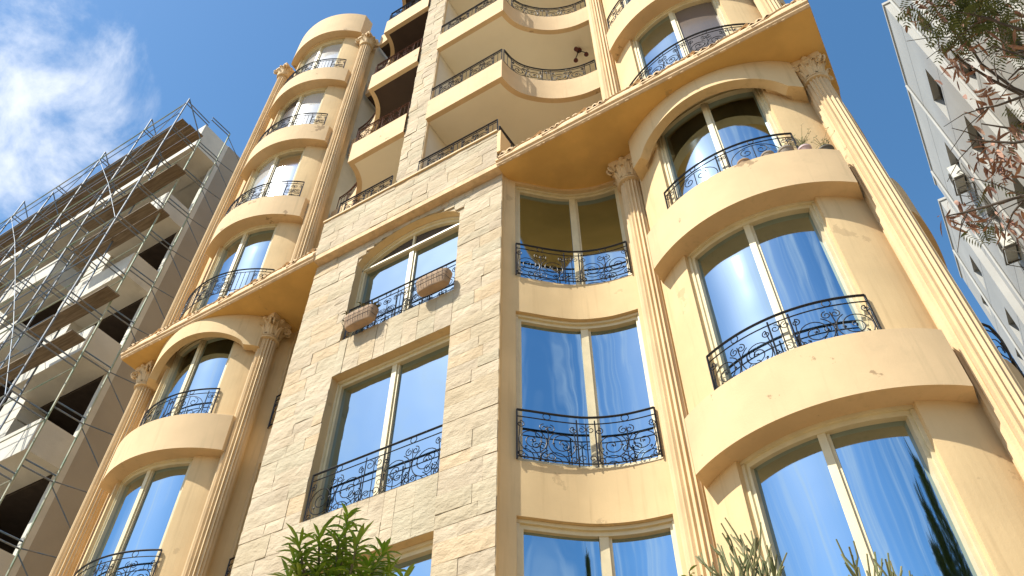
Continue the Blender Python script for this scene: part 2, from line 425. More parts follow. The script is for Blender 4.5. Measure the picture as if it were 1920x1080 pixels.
def railing(parent, key, S, h, zbase, panels, iron='iron', style='scroll', r=.0066):
    if key not in RAILS:
        # arc-length map
        U = [0]
        for i in range(1, len(S)): U.append(U[-1] + sqrt((S[i][0] - S[i - 1][0]) ** 2 + (S[i][1] - S[i - 1][1]) ** 2))
        Ltot = U[-1]
        def mp(u, v, off=0):
            u = min(max(u, 0), Ltot)
            for i in range(1, len(U)):
                if u <= U[i] + 1e-9:
                    t = (u - U[i - 1]) / max(U[i] - U[i - 1], 1e-9); a, b = S[i - 1], S[i]
                    return (a[0] + (b[0] - a[0]) * t + a[2] * off, a[1] + (b[1] - a[1]) * t + a[3] * off, v)
            return (S[-1][0], S[-1][1], v)
        mb = MB()
        def line(P, rr=r, n=4): mb.tube([mp(u, v) for u, v in P], rr, n)
        def hline(v, rr):
            n = max(2, int(Ltot / .08)); line([(Ltot * k / n, v) for k in range(n + 1)], rr, 5)
        hline(h, .016); hline(h * .86, .008); hline(h * .055, .009)
        tot = sum(p[0] for p in panels); u = 0
        line([(0, 0), (0, h)], .013)
        for wgt, kind in panels:
            w = Ltot * wgt / tot
            if kind == 's':
                Ls, lv = scrolls(u, w, h * .86)
                for P in Ls: line(P)
                line([(q[0], q[1]) for q in spiral(u + w / 2, h * .93, h * .065, h * .065, 0, 1, 14)], .006)
                for (a, b) in lv:
                    p = Vector(mp(a, b))
                    for k in range(3):
                        an = 2.1 * k + a * 7
                        q = Vector(mp(a + .026 * cos(an), b + .026 * sin(an)))
                        t = (q - p); side = Vector((0, -.008, 0)) + t.cross(Vector((0, 1, 0))) * .5
                        mb.poly([p, p + t * .5 + side, q, p + t * .5 - side])
                        mb.poly([p + Vector((0, -.014, 0)), p + t * .5 + side, q])
            elif kind == 'b':      # plain bars
                n = max(2, int(w / .085))
                for k in range(1, n): line([(u + w * k / n, h * .055), (u + w * k / n, h * .86)], .007)
            elif kind == 'n':      # narrow panel with two rods and small curls
                line([(u + w * .5, 0), (u + w * .5, h * .86)], .007)
                for s in (-1, 1):
                    line(spiral(u + w * .5 + s * w * .25, h * .74, w * .24, w * .06, pi / 2, s * 1.2), .006)
                    line(spiral(u + w * .5 + s * w * .25, h * .16, w * .24, w * .06, -pi / 2, s * 1.2), .006)
            elif kind == 'o':      # big hoop with a plume inside
                R = min(w * .46, h * .42); c = u + w / 2
                line([(c + w * .46 * cos(t), h * .42 + h * .38 * sin(t)) for t in [2 * pi * i / 26 for i in range(27)]])
                for s in (-1, 1):
                    line(spiral(c + s * R * .35, h * .60, R * .32, R * .06, pi / 2, -s * 1.3))
                    line(spiral(c + s * R * .35, h * .24, R * .28, R * .06, -pi / 2, s * 1.3))
                line([(c, .06 * h), (c, .8 * h)])
                line(spiral(c, h * .93, h * .06, h * .06, 0, 1, 14), .006)
            u += w
            line([(u, 0), (u, h * .93)], .010)
        line([(Ltot, 0), (Ltot, h)], .013)
        RAILS[key] = mb
        RAILS[key] = mb.mesh('railing', iron)
    return place('railing', RAILS[key], parent, (0, 0, zbase))

# ------------------------------------------------------------------ columns
def fluted(mb, c, R, z0, z1, n=18, taper=.06):
    rings = []
    for t in (0, .5, 1):
        rr = R * (1 - taper * t); ring = []
        for k in range(n):
            for j in range(6):
                a = 2 * pi * (k + j / 6) / n
                d = .0 if j == 0 else .17 * sin(pi * (j - .5) / 5) + .012
                ring.append((c[0] + rr * (1 - d) * cos(a), c[1] + rr * (1 - d) * sin(a), z0 + (z1 - z0) * t))
        rings.append(ring)
    return mb.loft(rings)
CAP = None
def capital_mesh():
    mb = MB(); R = .175
    mb.lathe((0, 0, 0), [(R, 0), (R + .03, .012), (R + .035, .035), (R + .02, .055), (R + .01, .06), (R + .028, .068), (R + .03, .085), (R + .005, .10)], 28)
    mb.lathe((0, 0, .10), [(R - .01, 0), (R + .0, .15), (R + .03, .28), (R + .075, .36)], 28)
    for tier, (zz, hh, n, ph, ww) in enumerate(((.10, .20, 8, 0, .105), (.13, .28, 8, .5, .10))):   # acanthus leaves in two tiers
        for k in range(n):
            a = 2 * pi * (k + ph) / n; ca, sa = cos(a), sin(a)
            prof = [(R + .004, 0, 1), (R + .022, hh * .4, 1.1), (R + .045, hh * .75, .9), (R + .085, hh * .96, .6), (R + .105, hh * .86, .25)]
            rings = []
            for rr, z, w in prof:
                ring = []
                for j in (-1, -.5, 0, .5, 1):
                    r2 = rr + (.018 if abs(j) == .5 else (.0 if j else .012))
                    ring.append((ca * r2 - sa * ww * .5 * w * j, sa * r2 + ca * ww * .5 * w * j, zz + z - abs(j) * .012))
                rings.append(ring)
            mb.loft(rings, False, False, False)
    for k in range(4):                                                                   # corner volutes
        a = pi / 4 + k * pi / 2
        dirv = Vector((cos(a), sin(a), 0))
        for s in (-1, 1):
            sd = Vector((-sin(a), cos(a), 0)) * s * .035
            pts = [dirv * (R + .01) + Vector((0, 0, .24)), dirv * (R + .05) + Vector((0, 0, .36)), dirv * (R + .11) + Vector((0, 0, .405))]
            pts = [p + sd * (1 + i) * .5 for i, p in enumerate(pts)]
            c0 = dirv * (R + .12) + Vector((0, 0, .335)) + sd
            for q in range(22):
                rr = .07 * (1 - q / 26); an = pi / 2 - 2 * pi * 1.6 * q / 21
                pts.append(c0 + dirv * rr * cos(an) + Vector((0, 0, rr * sin(an))))
            mb.tube(pts, .020, 6, .012)
    A = []                                                                              # concave abacus
    for k in range(4):
        a0 = pi / 4 + k * pi / 2
        for t in range(8):
            f = t / 8; a = a0 + f * pi / 2
            A.append((a, .335 - .115 * sin(pi * f)))
    rings = [[(r * s * cos(a), r * s * sin(a), z) for a, r in A] for s, z in ((.90, .425), (.97, .45), (.97, .475), (1.0, .49), (1.0, .54))]
    mb.loft(rings)
    for k in range(4):
        a = k * pi / 2; mb.lathe((cos(a) * .235, sin(a) * .235, .44), [(.0, 0), (.045, .02), (.05, .055), (.02, .09), (0, .095)], 10)
    return mb.mesh('capital', 'trim', 40)
CAP = capital_mesh()
def column(parent, x, y, z0, z1, R=.175, cap=True, capscale=1.0):
    mb = MB(); fluted(mb, (x, y), R, z0, z1 - (.54 if cap else 0))
    rr = mb.build('column', 'trim', parent, 50)
    if cap:
        c = place('capital', CAP, rr, (x, y, z1 - .54)); c.scale = (capscale, capscale, 1)
    return rr

# ================================================================== ground
g = MB().quad((-600, -600, -.12), (600, -600, -.12), (600, 600, -.12), (-600, 600, -.12)).build('ground', 'earth'); struct(g)
struct(MB().quad((-300, -9, -.116), (300, -9, -.116), (300, -1.2, -.116), (-300, -1.2, -.116)).build('road', 'asphalt'))
struct(MB().box(-300, 300, -1.2, 5.0, -.119, 0).build('pavement', 'paving'))

# ================================================================== the apartment building
apt = thing('apartment_building', 'peach stucco apartment building with curved bay windows, fluted columns and a stone centre strip', 'building', (AX, 8, 0))
SOF = 12.62                                   # underside of the great cornice
SILLS = [3.8, 7.0, 10.2]
UP = [13.4, 16.6, 19.8, 23.0]
LINT = 2.48
arcR, arcL = Path(arc(CXR, RW, CXR - 1.36, CXR + 1.36)), Path(arc(CXL, RW, CXL - 1.36, CXL + 1.36))
yend = arcR.p[0][1]
frontR = Path([(-2.40, 7.33), (-2.05, 7.30), (CXR - 1.38, 7.22)] + arcR.p + [(CXR + 1.38, 7.22), (1.12, 7.22)])
XL0 = -13.0; XLC = -9.64
frontL = Path([(XL0, 6.90), (arcL.p[0][0] - .03, 6.88)] + arcL.p + [(XLC + .1, 7.24), (XLC + .16, 7.33)])
WX = (-.90, .83)
def hood_z(cx):
    def f(x):
        t = max(0.0, 1 - ((x - cx) / 1.12) ** 2)
        return 11.84 + .40 * t ** .60
    return f
for cx, path, xa, xb in ((CXR, frontR, -2.40, 1.12), (CXL, frontL, XL0, XLC + .16)):
    wx = (cx + WX[0], cx + WX[1]) if cx == CXR else (cx - .66, cx + 1.0)
    ops = [(wx[0], wx[1], z, z + LINT) for z in SILLS[:2]]
    ops.append((wx[0], wx[1], 10.2, 12.52))
    wl = wall(MB(), path, xa, xb, 0, SOF, ops, .17).build('wall', 'stucco', apt, 30)
    wl = wall(MB(), path, xa, xb, SOF + .3, 25.9 if cx == CXL else 29, [(wx[0], wx[1], z, z + (LINT if z < 23 else 2.46)) for z in UP], .17).build('wall', 'stucco', apt, 30)
    key = 'bayR' if cx == CXR else 'bayL'
    for z in SILLS + UP:
        top = None; kk = key; pn = ('glass', 'glass'); h = LINT
        if z == 10.2: h = 2.32; kk = key + 'hood'
        if z == 23.0: h = 2.46; kk = key + 'top'
        if cx == CXL and z >= 16.6: pn = {16.6: ('pale', 'dusty'), 19.8: ('dark', 'pale'), 23.0: ('pale', 'pale')}[z]  # tower panes: glint glass, and panes with glare and curtain white in the colour
        if cx == CXR and z == 13.4: pn = ('glass', 'grey')
        window(apt, kk, path, wx[0], wx[1], h, z, panes=pn, depth=.09)
# curved balcony fronts and the arched hoods
def skirt(cx, z0, z1, mat_='skirt', R=RSK, x0=-1.33, x1=1.33, name='balcony_front'):
    if cx == CXL: x1 = 1.31
    mb = MB(); S = Path.norm(arc(cx, R, cx + x0, cx + x1, 44))
    rings = []
    for x, y, nx, ny in S:
        a = val(z0, x); yb = 7.28 if cx == CXR else 7.05
        rings.append([(x, y, a), (x, y, z1 - .012), (x - nx * .012, y - ny * .012, z1), (x, yb, z1), (x, yb, a)])
    mb.loft(rings)
    return mb.build(name, mat_, apt, 30)
for cx in (CXR, CXL):
    for z in SILLS + UP[1:]:
        skirt(cx, z - .73, z - .003)
    mb = MB(); S = Path.norm(arc(cx, RSK, cx - 1.33, cx + 1.33, 60)); hz = hood_z(cx + (0 if cx == CXR else .20))
    pathbox(mb, S, 0, -.15, hz, SOF - .008)                       # a thin shell over the arch, solid blocks at its ends
    for q in (Path.norm(arc(cx, RSK - .003, cx - 1.328, cx - .88, 10)), Path.norm(arc(cx, RSK - .003, cx + .86, cx + 1.328, 10))):
        mb.loft([[(x, y, hz(x) + .003), (x, y, SOF - .009), (x, 7.2 if cx == CXR else 7.0, SOF - .009), (x, 7.2 if cx == CXR else 7.0, hz(x) + .003)] for x, y, nx, ny in q])
    mb.build('window_hood', 'stucco', apt, 30)
skirt(CXL, 25.50, 26.78, name='roof_parapet'); skirt(CXR, 25.50, 26.78, name='roof_parapet')
# railings of the bays
SR = lambda cx, off, a, b: Path.norm(arc(cx, RW + off, cx + a, cx + b, 40))
PAN_W = [(1.0, 's'), (.28, 'n'), (1.0, 's')]
PAN_H = [(.22, 'n'), (.8, 'o'), (.16, 'n'), (.8, 'o'), (.22, 'n')]
for z in (3.8, 7.0):
    railing(apt, 'rwR', SR(CXR, .03, -.92, .84), .67, z, PAN_W)
    railing(apt, 'rwL', SR(CXL, .03, -.88, .84), .74, z, PAN_W)
railing(apt, 'rhR', SR(CXR, .04, -.95, .90), .66, 10.2, PAN_H)
railing(apt, 'rwL2', SR(CXL, .03, -.88, .84), .70, 10.2, PAN_H)
PAN_B = [(.5, 's'), (.5, 'b'), (.6, 's'), (.12, 'n'), (.6, 's'), (.5, 'b'), (.5, 's')]
for z in UP:
    railing(apt, 'ubL', SR(CXL, .15, -1.24, 1.14), .66, z, PAN_B, 'iron')
    railing(apt, 'ubR', SR(CXR, .15, -1.26, 1.26), .68, z, [(.5, 's'), (.14, 'n'), (.55, 's'), (.18, 'n'), (.55, 's'), (.14, 'n'), (.5, 's')])

# concave window strips beside the stone centre
conR = Path(CONC); conL = Path(mirror(CONC))
for path, x0, x1, wx in ((conR, -3.97, -2.22, (-3.86, -2.40)), (conL, XLC + .165, 2 * AX + 3.97, (XLC + .24, 2 * AX + 3.86))):
    key = 'conR' if path is conR else 'conL'
    ops = [(wx[0], wx[1], z, z + LINT) for z in SILLS[:2]] + [(wx[0], wx[1], 10.2, 12.56)]
    wall(MB(), path, x0, x1, 0, SOF, ops, .13).build('wall', 'stucco', apt, 40)
    for z in SILLS:
        window(apt, key + ('t' if z == 10.2 else ''), path, wx[0], wx[1], 2.36 if z == 10.2 else LINT, z, depth=.09)
        railing(apt, key, [(x, y, nx, ny) for x, y, nx, ny in [(p[0] + p[2] * .03, p[1] + p[3] * .03, p[2], p[3]) for p in path.sub(wx[0], wx[1])]], .72, z, [(1.0, 's'), (.3, 'n'), (1.0, 's')] if z != 10.2 else [(.2, 'n'), (1.0, 's'), (.12, 'n'), (1.0, 's'), (.1, 'n')])

# stone centre: smooth returns, laid stone face, three windows
SX0, SX1, SY = -7.97, -3.97, 6.25
WXS = (-6.93, -4.78)
def arch_top(x):
    t = (x - WXS[0]) / (WXS[1] - WXS[0]); return 12.10 + .42 * (max(0, 1 - (2 * t - 1) ** 2)) ** .75
stone_ops = [(WXS[0], WXS[1], 3.82, 6.26), (WXS[0], WXS[1], 7.02, 9.48), (WXS[0], WXS[1], 10.22, arch_top)]
flat = Path([(SX0, SY), (SX1, SY)])
flatin = Path([(SX0 + .002, SY + .02), (SX1 - .002, SY + .02)])
wall(MB(), flatin, SX0 + .002, SX1 - .002, 0, SOF, [(o[0] - .02, o[1] + .02, o[2] - .02, (lambda x: arch_top(min(max(x, WXS[0]), WXS[1])) + .02) if callable(o[3]) else o[3] + .02) for o in stone_ops], .0).build('backing_wall', 'mortar', apt)
mb = MB()
mb.box(SX1 - .10, SX1 + .004, SY + .004, 8.2, 0, SOF); mb.box(SX0 - .004, SX0 + .10, SY + .004, 8.2, 0, SOF)
mb.build('return_wall', 'stucco', apt)
mb = MB()                                           # smooth window surrounds inside the stone
for o in stone_ops:
    S = flat.sub(o[0], o[1], 24)
    rings = []
    for x, y, nx, ny in S:
        z = val(o[3], x); rings.append([(x, y + .001, z), (x, y + .25, z), (x, y + .25, z + .03), (x, y + .02, z + .03)])
    mb.loft(rings)
    for x, s in ((o[0], -1), (o[1], 1)):
        mb.box(min(x, x + s * .03), max(x, x + s * .03), SY + .001, SY + .25, o[2], val(o[3], x))
    mb.box(o[0], o[1], SY + .005, SY + .25, o[2] - .03, o[2])
mb.build('window_surround', 'stucco', apt)
rnd = random.Random(4)
def block(mb, x0, x1, z0, z1, y, deep=.03, gap=.0025):
    """one split-faced stone: a chiselled front that leans and steps"""
    x0 += gap; x1 -= gap; z0 += gap; z1 -= gap
    if x1 - x0 < .02 or z1 - z0 < .02: return
    base = rnd.random() * deep * .55; tx = rnd.uniform(-1, 1) * deep * .30; tz = rnd.uniform(-.4, 1.1) * deep * .45
    nx = max(2, int((x1 - x0) / .09)); nz = 3
    V = []; i = len(mb.v)
    brk = rnd.random(); bs = rnd.uniform(-.8, .8)
    for c in range(nz + 1):
        for a in range(nx + 1):
            u, w = a / nx, c / nz
            d = base + tx * (u - .5) - tz * (w - .5) + rnd.uniform(-1, 1) * .0035
            if w - .5 > bs * (u - brk): d += deep * .16
            if a in (0, nx) or c in (0, nz): d -= .004
            mb.v.append((x0 + (x1 - x0) * u, y - max(d, .001), z0 + (z1 - z0) * w))
    W = nx + 1
    for c in range(nz):
        for a in range(nx): mb.f.append((i + c * W + a, i + c * W + a + 1, i + (c + 1) * W + a + 1, i + (c + 1) * W + a))
    edge = [c * W for c in range(nz + 1)], [c * W + nx for c in range(nz + 1)], list(range(W)), [nz * W + a for a in range(W)]
    for e in edge:
        j = len(mb.v)
        for k in e: p = mb.v[i + k]; mb.v.append((p[0], y + .018, p[2]))
        for k in range(len(e) - 1): mb.f.append((i + e[k], i + e[k + 1], j + k + 1, j + k))
def masonry(mb, x0, x1, z0, z1, y, ops, deep=.03, course=(.17, .28), length=(.30, .78)):
    z = z0
    cuts = sorted({z1} | {o[2] for o in ops} | {o[3] if not callable(o[3]) else 12.1 for o in ops})
    while z < z1 - .03:
        h = rnd.uniform(*course)
        for c in cuts:
            if z < c - .02 and (z + h > c - .09): h = c - z
            if abs(z + h - c) < .001: break
        zt = min(z + h, z1)
        spans = [(x0, x1)]; arch = None
        for o in ops:
            top = o[3]
            if callable(top):
                if zt > o[2] + .01 and z < 12.55: arch = o
                if zt > o[2] + .01 and z < 12.1 - .01: spans = [(x0, o[0]), (o[1], x1)]
            elif zt > o[2] + .01 and z < top - .01: spans = [(x0, o[0]), (o[1], x1)]
        sold = [o for k, o in enumerate(ops) if zt <= o[2] + .01 and (k == 0 or z >= val(ops[k - 1][3], -5.9) - .01)]
        if sold and len(ops) > 1 and z > 3.9: spans = [(x0, sold[0][0]), (sold[0][1], x1)]
        for a, b in spans:
            x = a
            while x < b - .01:
                l = rnd.uniform(*length)
                if b - (x + l) < .16: l = b - x
                if arch and z >= 12.1 - .01 and arch[0] - .05 < x + l / 2 < arch[1] + .05:
                    # stones over the arch are cut to its curve
                    n = max(1, int(l / .16)); l2 = l / n
                    for q in range(n):
                        xa, xb = x + q * l2, x + (q + 1) * l2
                        inside = [max(arch_top(min(max(t, arch[0]), arch[1])), 12.1) for t in (xa, xb) if arch[0] - .001 <= t <= arch[1] + .001]
                        lo = max(inside) if inside else z
                        if lo < zt - .025: block(mb, xa, xb, max(z, lo), zt, y, deep)
                else: block(mb, x, x + l, z, zt, y, deep)
                x += l
        z = zt
    for k, o in enumerate(ops[1:]):                     # upright stones between one window's head and the next one's sill
        a = o[0]; zb = val(ops[k][3], -5.9); zt = o[2]
        while a < o[1] - .01:
            w = rnd.uniform(.14, .34)
            if o[1] - (a + w) < .1: w = o[1] - a
            if rnd.random() < .55: block(mb, a, a + w, zb, zt, y, deep)
            else:
                s = rnd.uniform(.3, .7); block(mb, a, a + w, zb, zb + (zt - zb) * s, y, deep); block(mb, a, a + w, zb + (zt - zb) * s, zt, y, deep)
            a += w
mb = MB(); masonry(mb, SX0, SX1, 3.0, SOF, SY, stone_ops, .021)
mb.build('stone_facing', 'stone', apt)
for z, h, top, tr in ((3.82, 2.44, None, None), (7.02, 2.46, None, None), (10.22, 2.3, lambda x: arch_top(x) - 10.22, 1.78)):
    window(apt, 'st%.1f' % z, Path([(SX0, SY + .02), (SX1, SY + .02)]), WXS[0], WXS[1], h, z, depth=.15, top=top, transom=tr, mull=-5.88)
    railing(apt, 'st%.1f' % z, Path.norm([(WXS[0] + .02, SY + .05), (-5.9, SY + .05), (WXS[1] - .02, SY + .05)]), .74, z, [(1.0, 's'), (.32, 'n'), (1.0, 's')] if z < 10 else [(.6, 's'), (.16, 'n'), (.5, 's'), (.16, 'n'), (.5, 's'), (.16, 'n'), (.6, 's')])

# great cornice: straight front, shell cresting, soffit
CY, CX0, CX1 = 6.06, -13.05, 1.27
mb = MB()
prof = [(7.6, SOF), (CY + .03, SOF), (CY, SOF + .03), (CY, SOF + .07), (CY - .03, SOF + .09), (CY - .03, SOF + .14), (CY + .03, SOF + .22), (CY + .05, SOF + .34), (CY + .12, SOF + .44), (7.6, SOF + .44)]
for a, b in ((CX0, SX0 + .06), (SX1 + .0, CX1)):
    mb.loft([[(x, y, z) for y, z in prof] for x in (a, b)])
mb.loft([[(x, y, z) for y, z in [(7.6, SOF), (CY + .03, SOF), (CY + .03, SOF + .12), (7.6, SOF + .12)]] for x in (SX0 + .062, SX1 - .002)])
sidep = spline([(1.265, 7.602), (1.25, 7.9), (1.38, 8.6), (1.46, 9.4)], 6)
rings = [[(x, y, SOF), (x, y, SOF + .42), (.8, y, SOF + .42), (.8, y, SOF)] for x, y in sidep]
mb.loft(rings)
mb.build('cornice', 'cornice', apt, 35)
for a, b in ((CX0 + .01, SX0 + .05), (SX1 + .01, CX1 - .01)):
    mb = MB(); mb.quad((a, CY + .045, SOF - .004), (b, CY + .045, SOF - .004), (b, 7.6, SOF - .004), (a, 7.6, SOF - .004))
    mb.build('soffit', 'soffit', apt)
mb = MB(); rc = random.Random(9)
for a, b in ((CX0 + .03, SX0), (SX1, CX1 - .03)):
    x = a
    while x < b - .05:                                  # shells of the cresting, overlapping, some broken
        w = rc.uniform(.10, .17); hh = rc.uniform(.055, .085) * (.55 if rc.random() < .12 else 1); c = x + w / 2
        top = SOF + .36; n = 9
        fr = [(c + w * .58 * cos(pi - pi * k / n), CY + .055 + .03 * (1 - sin(pi * k / n)), top + hh * sin(pi * k / n)) for k in range(n + 1)]
        fr = [(c + w * .54, CY + .06, top - .04)] + fr[::-1] + [(c - w * .54, CY + .06, top - .04)]
        bk = [(p[0], p[1] + .10, p[2]) for p in fr]
        mb.loft([fr, bk], False, False, False)
        cen = (c, CY + .035, top + hh * .3)
        for k in range(len(fr) - 1): mb.poly([cen, fr[k], fr[k + 1]])
        x += w * .86
    x = a + .05
    while x < b - .5:                                   # long reclining leaves along the fascia
        L = rc.uniform(.78, .95); L = min(L, b - x)
        pts = [(x + L * t, CY - .032 + .012 * sin(t * 9), SOF + .13 + .20 * (t ** 1.8) + .02 * sin(t * 6)) for t in [k / 12 for k in range(13)]]
        mb.tube(pts, .020, 5, .008)
        pts2 = [(p[0] + .02, p[1] + .012, p[2] + .035 * sin(pi * k / 12)) for k, p in enumerate(pts)]
        mb.tube(pts2, .015, 4, .006)
        sp = spiral(x + L * .98, SOF + .33, .035, .01, pi, 1.2, 10); mb.tube([(q[0], CY + .0, q[1]) for q in sp], .012, 4)
        x += L + .03
    x = a
    while x < b:                                        # small drops under the edge
        if rc.random() < .5: mb.box(x, x + rc.uniform(.03, .09), CY + .02, CY + .05, SOF - rc.uniform(.004, .012), SOF + .02)
        x += rc.uniform(.09, .16)
mb.build('cresting', 'cornice', apt)

# parapet of laid stone over the centre, the central pier
PY = 6.08
MB().box(SX0 + .07, SX1 - .01, PY + .012, 6.42, SOF + .125, 13.72).build('parapet_wall', 'mortar', apt)
MB().box(SX0 + .06, SX1 - .003, PY - .03, 6.44, 13.72, 13.76).build('parapet_coping', 'trim', apt)
MB().box(SX1 - .01, SX1 + .06, PY + .0, 6.42, SOF + .44, 13.72).build('parapet_end', 'stucco', apt)
mb = MB(); masonry(mb, SX0 + .07, SX1 - .01, SOF + .125, 13.72, PY + .01, [], .021); mb.build('stone_facing', 'stone', apt)
px0, px1 = -6.36, -5.80
MB().box(px0 + .004, px1 - .004, 6.235, 9.0, 13.74, 25.5).build('pier', 'loggia', apt)
mb = MB(); masonry(mb, px0, px1, 13.76, 25.5, 6.225, [], .028, length=(.18, .40)); mb.build('stone_facing', 'stone', apt)
MB().box(px1 - .003, px1 + .012, 6.23, 6.30, 13.76, 25.5).build('pier_trim', 'trim', apt)

# loggias: slabs with fronts that sweep back, ceilings, rear walls
BR = [(-5.80, 6.16), (-3.97, 6.16)] + BALC[2:]
BL = mirror(BR)
BL = [(x, y) for x, y in BL][:-1] + [(px0, 6.16)]
def slab(front, z0, z1, ceil, ya=9.3):
    S = front
    mb = MB(); back = [(x, ya) for x, y in S]
    n = len(S); i = len(mb.v)
    # upstand: outer face, inner face, top
    N = Path.norm(S)
    for k in range(n - 1):
        a, b = N[k], N[k + 1]
        ia = (a[0] - a[2] * .11, a[1] - a[3] * .11); ib = (b[0] - b[2] * .11, b[1] - b[3] * .11)
        mb.quad((a[0], a[1], z0), (b[0], b[1], z0), (b[0], b[1], z1), (a[0], a[1], z1))
        mb.quad((a[0], a[1], z1), (b[0], b[1], z1), (*ib, z1), (*ia, z1))
        mb.quad((*ia, z1), (*ib, z1), (*ib, z0 + .15), (*ia, z0 + .15))
        mb.quad((a[0], a[1], z0), (b[0], b[1], z0), (*ib, z0 + .003), (*ia, z0 + .003))
    o = mb.build('balcony_front', 'skirt', apt)
    m2 = MB()
    for k in range(n - 1):
        a, b = N[k], N[k + 1]
        ia = (a[0], a[1] + .02); ib = (b[0], b[1] + .02)
        for zz in (z0 + .005, z0 + .16): m2.quad((*ia, zz), (*ib, zz), (ib[0], ya, zz), (ia[0], ya, zz))
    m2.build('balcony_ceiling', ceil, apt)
for zb in (15.90, 19.10, 22.30, 25.50):
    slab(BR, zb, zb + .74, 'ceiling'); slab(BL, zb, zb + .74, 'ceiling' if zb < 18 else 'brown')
railR = Path.norm([(-5.78, 6.20), (-5.2, 6.20), (-4.6, 6.20), (-4.0, 6.20)])
railC = Path.norm([(x, y + .05) for x, y in BALC[2:-3]])
railL = Path.norm([(x, y) for x, y in [(2 * AX + 4.0 + .02, 6.20), (-7.2, 6.20), (px0 - .02, 6.20)]])
railCL = Path.norm([(x, y + .05) for x, y in mirror(BALC[2:-3])])
PM = [(.22, 'b'), (.6, 's'), (.2, 'b'), (.6, 's'), (.2, 'b')]
for z in (16.64, 19.84, 23.04):
    railing(apt, 'lr', railR, .56, z, PM); railing(apt, 'lc', railC, .56, z, [(.2, 'b'), (.6, 's'), (.15, 'n'), (.6, 's'), (.2, 'b')])
    ir = 'rust' if z < 22 else 'iron'
    railing(apt, 'll' + ir, railL, .56, z, [(.5, 's'), (.16, 'n'), (.5, 's'), (.22, 'b')], ir)
    railing(apt, 'lcl' + ir, railCL, .56, z, [(.2, 'b'), (.6, 's'), (.6, 's')], ir)
railing(apt, 'pr', Path.norm([(-5.76, 6.14), (-4.9, 6.14), (-4.02, 6.14)]), .50, 13.76, PM)
railing(apt, 'prs', Path.norm([(-3.98, 6.14), (-3.96, 6.6), (-3.90, 7.05)]), .50, 13.5, [(.3, 'b'), (.5, 's')])
railing(apt, 'pl', Path.norm([(SX0 + .3, 6.14), (-7.2, 6.14), (px0 - .02, 6.14)]), .50, 13.76, [(.15, 'b'), (.5, 's'), (.16, 'n'), (.5, 's')])
mb = MB()
mb.quad((2 * AX + 2.2, 9.28, SOF + .4), (-2.2, 9.28, SOF + .4), (-2.2, 9.28, 26.2), (2 * AX + 2.2, 9.28, 26.2))
mb.build('loggia_wall', 'loggia', apt)
MB().box(2 * AX + 2.2, -2.2, 7.0, 9.3, SOF + .45, SOF + .5).build('terrace_floor', 'paving', apt)
for x in (-2.25, 2 * AX + 2.15): MB().box(x, x + .1, 7.34, 9.27, SOF + .5, 26.0).build('loggia_side_wall', 'stucco' if x > AX else 'loggia', apt)

# columns
column(apt, -2.14, 7.22, 0, SOF - .006)
column(apt, XLC, 6.93, 0, SOF - .006, .18)
column(apt, .945, 7.02, 0, SOF - .006, .18, capscale=.92)
column(apt, -12.74, 6.66, 0, SOF - .006, .175)
column(apt, -2.14, 7.16, SOF + .44, 29, .175, cap=False)
column(apt, XLC + .12, 6.98, SOF + .44, 25.25, .185, capscale=1.0)
column(apt, -12.78, 6.62, SOF + .44, 25.9, .165)
column(apt, .93, 7.0, SOF + .44, 29, .175, cap=False)
# flat pilaster behind the right-hand corner column, side wall with swelling balconies
MB().box(.76, 1.12, 7.06, 7.215, 0, SOF - .008).build('pilaster', 'trim', apt)
MB().box(.94, 1.12, 7.225, 24, 0, 29).build('side_wall', 'stucco', apt)
def side_bulge(z0, z1, yc, half, out, m_='skirt'):
    mb = MB(); rings = []
    for k in range(25):
        t = -1 + 2 * k / 24; x = 1.11 + out * sqrt(max(0, 1 - t * t)); y = yc + half * t
        rings.append([(x, y, z0), (x, y, z1), (1.0, y, z1), (1.0, y, z0)])
    mb.loft(rings); return mb.build('balcony_front', m_, apt, 30)
for z in SILLS + UP:
    if z == 13.4: continue
    side_bulge(z - .73, z, 8.85, 1.40, .29)
    side_bulge(z - .73, z, 12.6, 1.6, .42)
    if z == 7.0: railing(apt, 'side', Path.norm([(1.11 + .30 * sqrt(max(0, 1 - t * t)) + .02, 8.85 + 1.25 * t) for t in [-1 + k / 8 for k in range(17)]]), .62, z, [(.5, 's'), (.5, 's'), (.5, 's')])
MB().quad((XL0, 6.9, 0), (XL0, 24, 0), (XL0, 24, 25.9), (XL0, 6.9, 25.9)).build('side_wall', 'stucco', apt)
MB().box(XL0 + .01, 1.1, 9.4, 24, 25.6, 25.88).build('roof', 'concrete', apt)

